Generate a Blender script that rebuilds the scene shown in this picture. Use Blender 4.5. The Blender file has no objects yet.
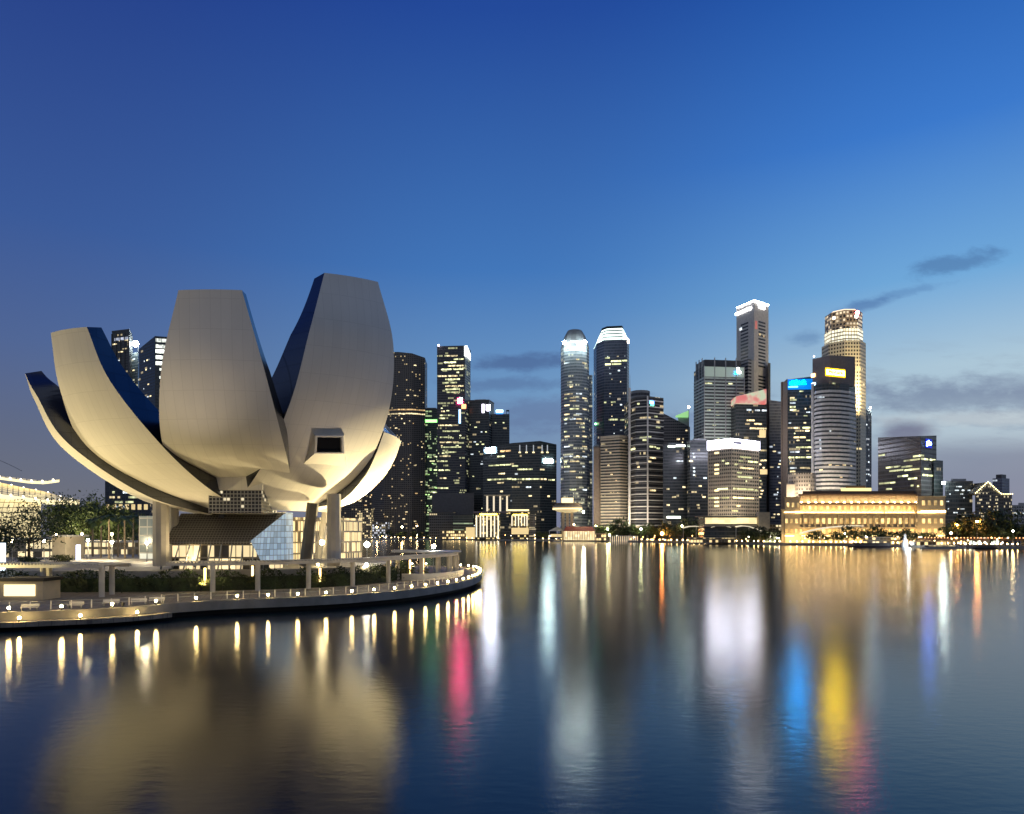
import bpy, math, random
from mathutils import Vector, Matrix
rnd = random.Random(7)
S = bpy.context.scene
COL = S.collection
R = math.radians

# ------------------------------------------------------------------ camera
F, CX, HY, CH = 700.0, 512.0, 532.0, 12.0
def PX(px, Y): return (px - CX) / F * Y          # image column at distance Y -> metres east
def PZ(py, Y): return CH + (HY - py) / F * Y     # image row at distance Y -> metres up
cd = bpy.data.cameras.new('camera'); cam = bpy.data.objects.new('camera', cd); COL.objects.link(cam)
cam.location = (0, 0, CH); cam.rotation_euler = (R(90), 0, 0)
cd.sensor_width = 36; cd.lens = F / 1024 * 36; cd.shift_y = (HY - 407) / 1024
cd.clip_start = 0.5; cd.clip_end = 40000
S.camera = cam

# ------------------------------------------------------------------ render + exposure
S.render.engine = 'CYCLES'
S.cycles.use_denoising = True
S.cycles.max_bounces = 6; S.cycles.diffuse_bounces = 2; S.cycles.glossy_bounces = 3
S.cycles.sample_clamp_indirect = 6
S.cycles.caustics_reflective = False; S.cycles.caustics_refractive = False
S.view_settings.view_transform = 'Standard'; S.view_settings.look = 'None'
S.view_settings.exposure = 0; S.view_settings.gamma = 1; S.view_settings.use_curve_mapping = False

def lin(r, g, b):
    f = lambda c: c / 12.92 if c <= .04045 else ((c + .055) / 1.055) ** 2.4
    return (f(r / 255), f(g / 255), f(b / 255), 1)

# ------------------------------------------------------------------ node helpers
class NT:
    def __init__(s, nt): s.nt = nt
    def n(s, t, **kw):
        x = s.nt.nodes.new(t)
        for k, v in kw.items(): setattr(x, k, v)
        return x
    def put(s, sock, v):
        if isinstance(v, bpy.types.NodeSocket): s.nt.links.new(v, sock)
        elif v is not None: sock.default_value = v
    def m(s, op, a, b=None, c=None):
        x = s.n('ShaderNodeMath', operation=op)
        s.put(x.inputs[0], a)
        if b is not None: s.put(x.inputs[1], b)
        if c is not None: s.put(x.inputs[2], c)
        return x.outputs[0]
    def vm(s, op, a, b):
        x = s.n('ShaderNodeVectorMath', operation=op); s.put(x.inputs[0], a); s.put(x.inputs[1], b); return x.outputs[0]
    def xyz(s, v):
        x = s.n('ShaderNodeSeparateXYZ'); s.put(x.inputs[0], v); return x.outputs
    def comb(s, a, b, c):
        x = s.n('ShaderNodeCombineXYZ')
        for i, v in enumerate((a, b, c)): s.put(x.inputs[i], v)
        return x.outputs[0]
    def mix(s, f, a, b, blend='MIX'):
        x = s.n('ShaderNodeMix', data_type='RGBA', blend_type=blend)
        s.put(x.inputs[0], f); s.put(x.inputs[6], a); s.put(x.inputs[7], b); return x.outputs[2]
    def noise(s, vec, scale, detail=2, rough=.5):
        x = s.n('ShaderNodeTexNoise'); s.put(x.inputs['Vector'], vec)
        x.inputs['Scale'].default_value = scale; x.inputs['Detail'].default_value = detail; x.inputs['Roughness'].default_value = rough
        return x.outputs[0]
    def white(s, vec):
        x = s.n('ShaderNodeTexWhiteNoise', noise_dimensions='3D'); s.put(x.inputs['Vector'], vec); return x.outputs[0]
    def ramp(s, f, stops):
        x = s.n('ShaderNodeValToRGB'); e = x.color_ramp.elements
        while len(e) < len(stops): e.new(.5)
        for k, (p, c) in enumerate(stops): e[k].position = p; e[k].color = c
        s.put(x.inputs[0], f); return x.outputs[0]
    def smooth(s, v, a, b):
        x = s.n('ShaderNodeMapRange', interpolation_type='SMOOTHSTEP'); s.put(x.inputs[0], v)
        x.inputs[1].default_value = a; x.inputs[2].default_value = b; return x.outputs[0]

# ------------------------------------------------------------------ dusk sky
SUN_EL, SUN_AZ = 1.5, 52.0        # afterglow low beyond the right edge of the frame (degrees, clockwise from the view)
W = bpy.data.worlds.new('World'); S.world = W; W.use_nodes = True
w = NT(W.node_tree); W.node_tree.nodes.clear()
gen = w.n('ShaderNodeTexCoord').outputs['Generated']
dx, dy, dz = w.xyz(gen)
az = w.m('DIVIDE', dx, w.m('MAXIMUM', w.m('SQRT', w.m('ADD', w.m('MULTIPLY', dx, dx), w.m('MULTIPLY', dy, dy))), 1e-4))
zz = w.m('MULTIPLY', w.m('MAXIMUM', dz, 0), 1.5)
def sr(st): return w.ramp(zz, [(z * 1.5, lin(*c)) for z, c in st])
rl = sr([(0, (112, 112, 122)), (.05, (108, 112, 126)), (.12, (97, 107, 134)), (.22, (80, 102, 150)), (.35, (58, 90, 154)), (.6, (33, 60, 136))])
rc = sr([(0, (118, 122, 148)), (.06, (118, 130, 160)), (.12, (118, 144, 178)), (.2, (110, 152, 196)), (.35, (66, 120, 188)), (.6, (34, 74, 156))])
rr = sr([(0, (128, 132, 154)), (.06, (140, 150, 170)), (.12, (176, 196, 210)), (.2, (172, 200, 218)), (.3, (112, 170, 220)), (.45, (58, 122, 206)), (.6, (30, 86, 172))])
c1 = w.mix(w.smooth(az, -.62, .02), rl, rc)
c2 = w.mix(w.smooth(az, .0, .56), c1, rr)
# clouds: streaks and puffs laid out by direction
yy = w.m('MAXIMUM', dy, .02)
tx = w.m('DIVIDE', dx, yy); tz = w.m('DIVIDE', dz, yy)
tv = w.comb(w.m('MULTIPLY', tx, 2.2), w.m('MULTIPLY', tz, 11), 0)
nz = w.noise(tv, 3.2, 6, .62)
nz2 = w.noise(w.comb(w.m('MULTIPLY', tx, 7), w.m('MULTIPLY', tz, 16), 3.3), 3, 5, .65)
def puff(px, py, sx, sy, tilt=0, soft=1.0):
    u = w.m('SUBTRACT', tx, (px - CX) / F); v = w.m('SUBTRACT', tz, (HY - py) / F)
    v = w.m('SUBTRACT', v, w.m('MULTIPLY', u, tilt))
    u = w.m('DIVIDE', u, sx / F); v = w.m('DIVIDE', v, sy / F)
    d = w.m('SQRT', w.m('ADD', w.m('MULTIPLY', u, u), w.m('MULTIPLY', v, v)))
    d = w.m('ADD', d, w.m('MULTIPLY', w.m('SUBTRACT', nz2, .5), 2.4 * soft))
    return w.m('SUBTRACT', 1, w.smooth(d, .25, 1.25))
def cl(base, mask, col, amt): return w.mix(w.m('MULTIPLY', mask, amt), base, lin(*col))
side = w.smooth(az, .28, .5)
band = w.m('MULTIPLY', w.smooth(nz, .47, .62), w.m('MULTIPLY', side, w.m('MULTIPLY', w.smooth(tz, .03, .1), w.m('SUBTRACT', 1, w.smooth(tz, .2, .3)))))
c3 = cl(c2, band, (134, 152, 176), .4)
lowv = w.m('MULTIPLY', w.smooth(az, .36, .56), w.m('SUBTRACT', 1, w.smooth(w.m('ADD', tz, w.m('MULTIPLY', w.m('SUBTRACT', nz, .5), .05)), .105, .14)))
c3 = cl(c3, lowv, (126, 138, 162), .8)
c3 = cl(c3, puff(985, 418, 130, 10, .02, .7), (196, 206, 212), .55)
c3 = cl(c3, puff(960, 398, 170, 17, .0, .8), (108, 124, 156), .6)
c3 = cl(c3, puff(1010, 385, 150, 14, .05, .9), (116, 134, 165), .4)
c3 = cl(c3, puff(952, 264, 52, 12, .2, .9), (66, 104, 156), .55)
c3 = cl(c3, puff(905, 292, 48, 5, .2, 1.0), (80, 122, 176), .4)
c3 = cl(c3, puff(866, 305, 30, 6, .25, .6), (70, 108, 165), .6)
c3 = cl(c3, puff(812, 337, 24, 8, .1, .8), (86, 124, 172), .5)
c3 = cl(c3, puff(908, 432, 30, 13, .0, .35), (104, 106, 136), .8)
c3 = cl(c3, puff(525, 362, 70, 9, .03, .8), (72, 98, 146), .7)
c3 = cl(c3, puff(500, 384, 80, 8, .0, .8), (80, 104, 150), .5)
c3 = cl(c3, puff(560, 415, 120, 20, .0, .9), (92, 106, 148), .45)
c3 = cl(c3, puff(700, 425, 120, 14, .0, .9), (110, 130, 170), .35)
c4 = w.mix(w.smooth(dy, -.3, .15), lin(124, 132, 150), c3)       # behind the viewer: plain grey, brightened as fill for the facing walls
sky = w.n('ShaderNodeTexSky', sky_type='NISHITA'); sky.sun_disc = False
sky.sun_elevation = R(SUN_EL); sky.sun_rotation = R(SUN_AZ)
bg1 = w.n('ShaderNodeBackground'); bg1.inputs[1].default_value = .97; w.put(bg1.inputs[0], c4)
bg2 = w.n('ShaderNodeBackground'); bg2.inputs[1].default_value = .004; w.put(bg2.inputs[0], sky.outputs[0])
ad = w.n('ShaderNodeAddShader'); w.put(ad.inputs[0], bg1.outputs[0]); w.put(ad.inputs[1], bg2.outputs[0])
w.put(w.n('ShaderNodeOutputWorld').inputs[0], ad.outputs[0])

sd = bpy.data.lights.new('sun', 'SUN'); sd.energy = .04; sd.angle = R(25); sd.color = (1, .82, .68)
so = bpy.data.objects.new('sun', sd); COL.objects.link(so)
sdir = Vector((math.sin(R(SUN_AZ)) * math.cos(R(8)), math.cos(R(SUN_AZ)) * math.cos(R(8)), math.sin(R(8))))
so.rotation_euler = sdir.to_track_quat('Z', 'Y').to_euler()

# ------------------------------------------------------------------ mesh helpers
def wloc(o):
    v = Vector((0, 0, 0))
    while o: v = v + o.location; o = o.parent
    return v
def link(o, parent=None):
    COL.objects.link(o)
    if parent: o.parent = parent; o.location = Vector(o.location) - wloc(parent)
    return o
class MB:
    def __init__(s): s.v = []; s.f = []; s.m = []; s.uv = []
    def face(s, pts, mat=0, uv=None):
        b = len(s.v); s.v += [tuple(p) for p in pts]; s.f.append(tuple(range(b, b + len(pts)))); s.m.append(mat)
        s.uv += uv if uv else [(0, 0)] * len(pts)
    def prism(s, pts, z0, z1, mat=0, cap=None, bottom=False, uoff=0.0):
        n = len(pts); z1s = z1 if isinstance(z1, (list, tuple)) else [z1] * n; u = uoff
        for i in range(n):
            p, q = pts[i], pts[(i + 1) % n]; L = math.hypot(q[0] - p[0], q[1] - p[1])
            s.face([(p[0], p[1], z0), (q[0], q[1], z0), (q[0], q[1], z1s[(i + 1) % n]), (p[0], p[1], z1s[i])], mat,
                   [(u, z0), (u + L, z0), (u + L, z1s[(i + 1) % n]), (u, z1s[i])]); u += L
        s.face([(p[0], p[1], z) for p, z in zip(pts, z1s)], mat if cap is None else cap)
        if bottom: s.face([(p[0], p[1], z0) for p in reversed(pts)], mat if cap is None else cap)
        return s
    def box(s, x0, x1, y0, y1, z0, z1, mat=0, cap=None):
        return s.prism([(x0, y0), (x1, y0), (x1, y1), (x0, y1)], z0, z1, mat, cap, True)
    def obox(s, c, ax, lx, ly, z0, z1, mat=0):
        a = Vector((ax[0], ax[1])).normalized(); b = Vector((-a.y, a.x)); c = Vector((c[0], c[1]))
        pts = [c - a * lx / 2 - b * ly / 2, c + a * lx / 2 - b * ly / 2, c + a * lx / 2 + b * ly / 2, c - a * lx / 2 + b * ly / 2]
        return s.prism([tuple(p) for p in pts], z0, z1, mat, None, True)
    def tube(s, p0, p1, r0, r1=None, n=8, mat=0, caps=True):
        p0, p1 = Vector(p0), Vector(p1); r1 = r0 if r1 is None else r1
        d = (p1 - p0).normalized(); a = d.orthogonal().normalized(); b = d.cross(a)
        c0 = [p0 + (a * math.cos(t) + b * math.sin(t)) * r0 for t in [2 * math.pi * k / n for k in range(n)]]
        c1 = [p1 + (a * math.cos(t) + b * math.sin(t)) * r1 for t in [2 * math.pi * k / n for k in range(n)]]
        for k in range(n): s.face([c0[k], c0[(k + 1) % n], c1[(k + 1) % n], c1[k]], mat)
        if caps: s.face(c1, mat); s.face(c0[::-1], mat)
        return s
    def ball(s, c, r, mat=0, n=8, m=5, sz=1.0):
        c = Vector(c)
        P = lambda i, j: c + Vector((math.cos(2 * math.pi * i / n) * math.sin(math.pi * j / m), math.sin(2 * math.pi * i / n) * math.sin(math.pi * j / m), -math.cos(math.pi * j / m) * sz)) * r
        for j in range(m):
            for i in range(n):
                q = [P(i, j), P(i + 1, j), P(i + 1, j + 1), P(i, j + 1)]
                if j == 0: q = q[1:] if False else [q[0], q[2], q[3]]
                elif j == m - 1: q = [q[0], q[1], q[2]]
                s.face(q, mat)
        return s
    def sheet(s, rows, mat=0, uvs=None, flip=False):
        for j in range(len(rows) - 1):
            for i in range(len(rows[j]) - 1):
                q = [rows[j][i], rows[j][i + 1], rows[j + 1][i + 1], rows[j + 1][i]]
                t = [uvs[j][i], uvs[j][i + 1], uvs[j + 1][i + 1], uvs[j + 1][i]] if uvs else None
                if flip: q = q[::-1]; t = t[::-1] if t else None
                s.face(q, mat, t)
        return s
    def mesh(s, name, mats, smooth=False, weld=False):
        me = bpy.data.meshes.new(name); me.from_pydata(s.v, [], s.f)
        for m_ in (mats if isinstance(mats, (list, tuple)) else [mats]): me.materials.append(m_)
        me.polygons.foreach_set('material_index', s.m)
        uv = me.uv_layers.new(name='UVMap'); uv.data.foreach_set('uv', [c for t in s.uv for c in t])
        if weld:
            import bmesh
            b = bmesh.new(); b.from_mesh(me); bmesh.ops.remove_doubles(b, verts=b.verts, dist=.002); b.to_mesh(me); b.free()
        if smooth: me.polygons.foreach_set('use_smooth', [True] * len(me.polygons))
        me.update(); return me
    def build(s, name, mats, parent=None, smooth=False, weld=False):
        return link(bpy.data.objects.new(name, s.mesh(name, mats, smooth, weld)), parent)
def tag(o, label, cat, group=None):
    o['label'] = label; o['category'] = cat
    if group: o['group'] = group
    return o
def thing(name, label, cat, loc=(0, 0, 0), group=None):
    o = bpy.data.objects.new(name, None); o.empty_display_size = .5; o.location = loc; COL.objects.link(o)
    return tag(o, label, cat, group)
def kind(o, k): o['kind'] = k; return o
def dup(root, loc, rotz=0, label=None, scale=None, group=None):
    r = root.copy(); COL.objects.link(r); r.location = loc; r.rotation_euler = (0, 0, rotz)
    if label: r['label'] = label
    if group: r['group'] = group
    if scale: r.scale = (scale,) * 3 if not isinstance(scale, tuple) else scale
    for ch in root.children:
        c = ch.copy(); COL.objects.link(c); c.parent = r
        for g in ch.children:
            d = g.copy(); COL.objects.link(d); d.parent = c
    return r

# ------------------------------------------------------------------ materials
MC = {}
def mat(name, col, rough=.6, metal=0.0, var=.12, vs=.35, spec=.5, bump=0):
    if name in MC: return MC[name]
    m_ = bpy.data.materials.new(name); m_.use_nodes = True; t = NT(m_.node_tree); b = m_.node_tree.nodes['Principled BSDF']
    pos = t.n('ShaderNodeNewGeometry').outputs['Position']
    nzv = t.noise(pos, vs, 4, .6)
    hi = tuple(min(1, c * (1 + var)) for c in col[:3]) + (1,); lo = tuple(c * (1 - var) for c in col[:3]) + (1,)
    t.put(b.inputs['Base Color'], t.mix(t.smooth(nzv, .3, .7), lo, hi))
    b.inputs['Roughness'].default_value = rough; b.inputs['Metallic'].default_value = metal; b.inputs['Specular IOR Level'].default_value = spec
    if bump:
        bp = t.n('ShaderNodeBump'); bp.inputs['Strength'].default_value = bump; t.put(bp.inputs['Height'], t.noise(pos, vs * 8, 3)); t.put(b.inputs['Normal'], bp.outputs[0])
    MC[name] = m_; return m_
def emit(name, col, strength, var=0.0, cell=1.6):
    if name in MC: return MC[name]
    m_ = bpy.data.materials.new(name); m_.use_nodes = True; t = NT(m_.node_tree); b = m_.node_tree.nodes['Principled BSDF']
    b.inputs['Base Color'].default_value = tuple(.6 * c for c in col[:3]) + (1,); b.inputs['Emission Color'].default_value = tuple(col[:3]) + (1,)
    b.inputs['Roughness'].default_value = .4
    if var:
        pos = t.n('ShaderNodeNewGeometry').outputs['Position']; x, y, z = t.xyz(pos)
        u = t.m('FLOOR', t.m('DIVIDE', t.m('ADD', x, t.m('MULTIPLY', y, .61)), cell))
        v = t.m('FLOOR', t.m('DIVIDE', z, 3.0))
        n1 = t.white(t.comb(u, v, 1.7)); rr_ = t.n('ShaderNodeObjectInfo').outputs['Random']
        k = t.m('MULTIPLY', t.m('ADD', 1 - var, t.m('MULTIPLY', n1, 2 * var)), t.m('ADD', .45, t.m('MULTIPLY', rr_, 1.1)))
        t.put(b.inputs['Emission Strength'], t.m('MULTIPLY', t.m('POWER', k, 1.5), strength))
    else: b.inputs['Emission Strength'].default_value = strength
    MC[name] = m_; return m_
def facade(name, wall, glass, wu=1.5, fh=3.9, mu=.12, sp=.28, lit=.06, litcol=(1, .8, .45), ls=.9, runs=4, rough=.22, metal=.0, wallrough=.6, row=0.0, off=.25, tv=.9):
    """Office wall laid out in metres: mullions every wu, spandrels every fh, some rooms lit."""
    if name in MC: return MC[name]
    m_ = bpy.data.materials.new(name); m_.use_nodes = True; t = NT(m_.node_tree); b = m_.node_tree.nodes['Principled BSDF']
    u, v, _ = t.xyz(t.n('ShaderNodeUVMap').outputs[0]); rnd_ = t.n('ShaderNodeObjectInfo').outputs['Random']
    cu = t.m('DIVIDE', u, wu); cv = t.m('DIVIDE', v, fh)
    iu, iv = t.m('FLOOR', cu), t.m('FLOOR', cv); fu, fv = t.m('FRACT', cu), t.m('FRACT', cv)
    win = t.m('MULTIPLY', t.m('MULTIPLY', t.m('GREATER_THAN', fu, mu), t.m('GREATER_THAN', fv, sp)), t.m('LESS_THAN', fv, .97))
    n1 = t.white(t.comb(iu, iv, rnd_)); n2 = t.white(t.comb(t.m('FLOOR', t.m('DIVIDE', cu, runs)), iv, t.m('ADD', rnd_, 5.3)))
    n3 = t.white(t.comb(3.1, iv, t.m('ADD', rnd_, 9.1)))
    on = t.m('MULTIPLY', t.m('GREATER_THAN', n2, t.m('SUBTRACT', 1 - lit, t.m('MULTIPLY', n3, row))), t.m('GREATER_THAN', n1, off))
    tint = t.m('ADD', 1 - tv / 2, t.m('MULTIPLY', n1, tv))
    gcol = t.mix(n1, tuple(c * .75 for c in glass[:3]) + (1,), tuple(c * 1.3 for c in glass[:3]) + (1,))
    t.put(b.inputs['Base Color'], t.mix(win, tuple(wall[:3]) + (1,), gcol))
    t.put(b.inputs['Roughness'], t.m('ADD', wallrough, t.m('MULTIPLY', win, rough - wallrough)))
    b.inputs['Metallic'].default_value = metal
    b.inputs['Emission Color'].default_value = tuple(litcol) + (1,)
    t.put(b.inputs['Emission Strength'], t.m('MULTIPLY', t.m('MULTIPLY', on, win), t.m('MULTIPLY', tint, ls)))
    m_.cycles.emission_sampling = 'NONE'
    MC[name] = m_; return m_
ROOF = mat('roof_felt', (.06, .06, .065), .9)
CONC = mat('concrete', (.3, .29, .27), .8, var=.2, bump=.1)
DARKM = mat('dark_metal', (.03, .03, .034), .45, .6)
GREYM = mat('grey_metal', (.28, .29, .3), .4, .8)
WHITEP = mat('white_paint', (.7, .69, .66), .5, var=.05)
STONE = mat('pale_stone', (.5, .43, .33), .75)
WARM = emit('window_warm', (1, .80, .44), .95, .6)
YEL = emit('window_yellow_green', (.95, .96, .5), .85, .6)
COOL = emit('window_cool', (.85, .95, 1.0), .85, .6)
AMB = emit('window_amber', (1, .64, .28), .85, .6)
unit = {}
def unit_box(m_):
    if m_.name not in unit: unit[m_.name] = MB().box(-.5, .5, -.5, .5, -.5, .5).mesh('window', m_)
    return unit[m_.name]
def window(parent, c, ang, L, h, m_, d=.3, name='window'):
    o = bpy.data.objects.new(name, unit_box(m_)); o.location = c; o.rotation_euler = (0, 0, ang); o.scale = (L, d, h)
    return link(o, parent)

# ------------------------------------------------------------------ water and land
wm = bpy.data.materials.new('bay_water'); wm.use_nodes = True; t = NT(wm.node_tree); b = wm.node_tree.nodes['Principled BSDF']
pos = t.n('ShaderNodeNewGeometry').outputs['Position']; x, y, z = t.xyz(pos)
n1 = t.noise(t.comb(t.m('MULTIPLY', x, .5), t.m('MULTIPLY', y, 1.0), 0), 1.5, 2, .5)
n2 = t.noise(t.comb(t.m('MULTIPLY', x, .02), t.m('MULTIPLY', y, .05), 0), 1.0, 3, .55)
bp = t.n('ShaderNodeBump'); bp.inputs['Strength'].default_value = .085; bp.inputs['Distance'].default_value = .12
t.put(bp.inputs['Height'], n1)
wm.node_tree.nodes.remove(b); gl = t.n('ShaderNodeBsdfGlossy', distribution='BECKMANN'); df = t.n('ShaderNodeBsdfDiffuse'); fr_ = t.n('ShaderNodeFresnel'); mx = t.n('ShaderNodeMixShader')
df.inputs['Color'].default_value = (.004, .012, .024, 1); gl.inputs['Color'].default_value = (1, 1, 1, 1); fr_.inputs['IOR'].default_value = 1.38
for s_ in (gl, fr_): t.put(s_.inputs['Normal'], bp.outputs[0])
t.put(gl.inputs['Roughness'], t.m('ADD', .15, t.m('MULTIPLY', n2, .06)))
t.put(mx.inputs[0], fr_.outputs[0]); t.put(mx.inputs[1], df.outputs[0]); t.put(mx.inputs[2], gl.outputs[0]); t.put(wm.node_tree.nodes['Material Output'].inputs[0], mx.outputs[0])
mb = MB(); mb.face([(-9000, -300, 0), (9000, -300, 0), (9000, 15000, 0), (-9000, 15000, 0)])
kind(mb.build('water', wm), 'structure')

LAND = mat('paving', (.16, .15, .13), .8, var=.25, vs=.15)
shore = [(250, 1120), (300, 1120), (400, 1080), (480, 1000), (560, 900), (620, 830), (700, 730), (760, 655), (860, 590), (960, 520), (1060, 480), (1300, 440)]
SH = [(PX(p, Y), Y) for p, Y in shore]
def shoreY(px):
    for (a, ya), (c, yc) in zip(shore, shore[1:]):
        if a <= px <= c:
            # straight quay between the two points
            A_, C_ = Vector((PX(a, ya), ya)), Vector((PX(c, yc), yc)); k = (px - CX) / F
            s_ = (k * A_.y - A_.x) / ((C_.x - A_.x) - k * (C_.y - A_.y)); return A_.y + s_ * (C_.y - A_.y)
    return 1000
poly = [(-2500, 1180)] + SH + [(900, 430), (3000, 430), (3000, 6000), (-2500, 6000)]
mb = MB().prism(poly, -.5, 2.0, 1, 0); kind(mb.build('ground', [LAND, CONC]), 'structure')

# ------------------------------------------------------------------ city towers
TOWERS = []
SKY = 'towers of the skyline across the bay'
def offset(pts, d):
    n = len(pts); out = []
    for i in range(n):
        p0, p1, p2 = (Vector(pts[(i + k) % n]) for k in (-1, 0, 1))
        a = (p1 - p0).normalized(); b_ = (p2 - p1).normalized()
        na, nb = Vector((a.y, -a.x)), Vector((b_.y, -b_.x)); m_ = na + nb
        out.append(tuple(p1 + m_ * (d / max(.3, m_.dot(na)))))
    return out
def wins(root, a, b_, z0, z1, n, mats, fh=4.0, mod=1.5, hh=1.6, lmin=1, lmax=4, u0=.04, u1=.96, name='window'):
    a, b_ = Vector(a), Vector(b_); L = (b_ - a).length
    if L < 2: return
    d = (b_ - a) / L; nn = Vector((d.y, -d.x)); ang = math.atan2(d.y, d.x)
    M = int(L * (u1 - u0) / mod); K = int((z1 - z0) / fh); used = set(); w_ = [rnd.random() ** 2 + .08 for _ in range(max(K, 1))]
    if M < 1 or K < 1: return
    for _ in range(n):
        k = rnd.choices(range(K), w_)[0]; l = rnd.randint(lmin, min(lmax, M)) if M >= lmin else M; s_ = rnd.randint(0, M - l)
        if any((k, s_ + i) in used for i in range(-1, l + 1)): continue
        used.update((k, s_ + i) for i in range(l))
        u = L * u0 + (s_ + l / 2) * mod; c = a + d * u + nn * .1; n_ok = rnd.random() < .72
        if not n_ok: continue
        window(root, (c.x, c.y, z0 + (k + .62) * fh), ang, l * mod - .3, hh, rnd.choice(mats), name=name)
def strip(root, a, b_, z, u0, u1, m_, hh=2.0, name='window', dd=.12):
    a, b_ = Vector(a), Vector(b_); L = (b_ - a).length; d = (b_ - a) / L; nn = Vector((d.y, -d.x))
    c = a + d * L * (u0 + u1) / 2 + nn * dd
    return window(root, (c.x, c.y, z), math.atan2(d.y, d.x), L * (u1 - u0), hh, m_, name=name)
def text(root, body, c, ang, height, m_, name='sign_lettering', depth=.3, squash=1.0):
    cu = bpy.data.curves.new(name, 'FONT'); cu.body = body; cu.size = height * 1.35; cu.extrude = depth; cu.align_x = 'CENTER'; cu.align_y = 'CENTER'; cu.offset = height * .025
    tmp = bpy.data.objects.new('tmp', cu); COL.objects.link(tmp)
    dg = bpy.context.evaluated_depsgraph_get(); me = bpy.data.meshes.new_from_object(tmp.evaluated_get(dg)); me.name = name
    bpy.data.objects.remove(tmp); bpy.data.curves.remove(cu)
    me.materials.clear(); me.materials.append(m_)
    o = bpy.data.objects.new(name, me); o.location = c; o.scale = (squash, 1, 1)
    o.rotation_euler = (Matrix.Rotation(ang, 3, 'Z') @ Matrix.Rotation(R(90), 3, 'X')).to_euler()
    return link(o, root)
class T: pass
def tower(name, label, foot, ztop, fm, bands=None, plant=None, z0=1.9, cat='tower', parapet=None, fins=None, group=SKY, roofm=None):
    t_ = T(); c = foot[0] if len(foot) < 3 else foot[1]
    t_.root = thing(name, label, cat, (c[0], c[1], 2.0), group); t_.foot = foot; t_.z = ztop
    zt = ztop if not isinstance(ztop, (list, tuple)) else max(ztop); t_.zt = zt
    t_.wall = MB().prism(foot, z0, ztop, 0, 1).build('facade', [fm, roofm or ROOF], t_.root)
    if bands:
        every, h, off, bm_, zlo, zhi = bands; mb = MB(); z = zlo; po = offset(foot, off)
        while z + h <= zhi: mb.prism(po, z, z + h, 0, None, True); z += every
        mb.build('floor_bands', bm_, t_.root)
    if fins:
        mb = MB(); every, wd, dp, m_, zlo, zhi = fins
        for a, b_ in zip(foot, foot[1:]):
            a, b_ = Vector(a), Vector(b_); L = (b_ - a).length; d = (b_ - a) / L; nn = Vector((d.y, -d.x)); k = max(1, round(L / every))
            for i in range(k + 1):
                c_ = a + d * L * i / k + nn * (dp / 2 + .02); mb.obox(c_, d, wd, dp, zlo, zhi)
        mb.build('facade_fins', m_, t_.root)
    if parapet:
        h, m_ = parapet; po = offset(foot, .35); pi = offset(foot, -.6); mb = MB(); n = len(foot)
        for i in range(n):
            a, b_, c_, d_ = po[i], po[(i + 1) % n], pi[(i + 1) % n], pi[i]
            mb.prism([a, b_, c_, d_], zt - .6, zt + h, 0, None, True)
        mb.build('parapet', m_, t_.root)
    if plant is None and parapet and not isinstance(ztop, (list, tuple)): plant = (.55, 3.4, W_GREY)
    if plant:
        sc, h, m_ = plant; cc = sum((Vector(p) for p in foot), Vector((0, 0))) / len(foot)
        MB().prism([tuple(cc + (Vector(p) - cc) * sc) for p in foot], zt, zt + h, 0, 1).build('roof_plant', [m_, ROOF], t_.root)
    TOWERS.append((name, label, foot)); return t_
def quad(L, C, Rr, Y, dl=25, dr=12):
    a = Vector((PX(L, Y + dl), Y + dl)); c = Vector((PX(C, Y), Y)); e = Vector((PX(Rr, Y + dr), Y + dr))
    return [tuple(a), tuple(c), tuple(e), tuple(a + e - c)]
def slab(L, Rr, Y, D=35):      # a plot whose flanks run back from the quay
    e = ((L + Rr) / 2 - CX) / F * D
    return [(PX(L, Y), Y), (PX(Rr, Y), Y), (PX(Rr, Y) + e, Y + D), (PX(L, Y) + e, Y + D)]
def ngon(L, Rr, Y, n=16, ry=None, ph=0):
    cx = (PX(L, Y) + PX(Rr, Y)) / 2; rx = (PX(Rr, Y) - PX(L, Y)) / 2; ry = ry or rx
    return [(cx + rx * math.cos(2 * math.pi * (k + ph) / n), Y + ry * math.sin(2 * math.pi * (k + ph) / n)) for k in range(n)]
def fang(t_, i): a, b_ = Vector(t_.foot[i]), Vector(t_.foot[i + 1]); d = b_ - a; return math.atan2(d.y, d.x)
def onface(t_, i, px, py):
    """Point on wall i under image column px, row py, and the wall's outward normal."""
    a, b_ = Vector(t_.foot[i]), Vector(t_.foot[(i + 1) % len(t_.foot)]); d = b_ - a; k = (px - CX) / F
    s_ = (k * a.y - a.x) / (d.x - k * d.y); p = a + d * s_; nn = Vector((d.y, -d.x)).normalized()
    return Vector((p.x, p.y, PZ(py, p.y))), nn
def sign(t_, i, px, py, wpx, hpx, m_, name='sign_panel', dd=.5, th=.5):
    p, nn = onface(t_, i, px, py); k = p.y / F; q = p + Vector((nn.x, nn.y, 0)) * dd; d = Vector((-nn.y, nn.x))
    L = wpx * k / max(.25, abs(d.x))
    return window(t_.root, tuple(q), math.atan2(d.y, d.x), L, hpx * k, m_, d=th, name=name)
def lettering(t_, i, px, py, hpx, body, m_, dd=.9, squash=1.0):
    p, nn = onface(t_, i, px, py); q = p + Vector((nn.x, nn.y, 0)) * dd; d = Vector((-nn.y, nn.x))
    return text(t_.root, body, tuple(q), math.atan2(d.y, d.x), hpx * p.y / F, m_, squash=squash)
def beacon(t_, x, y, z, r, m_, name='beacon'):
    return MB().ball((x, y, z), r, 0, 8, 5).build(name, m_, t_.root)

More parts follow.
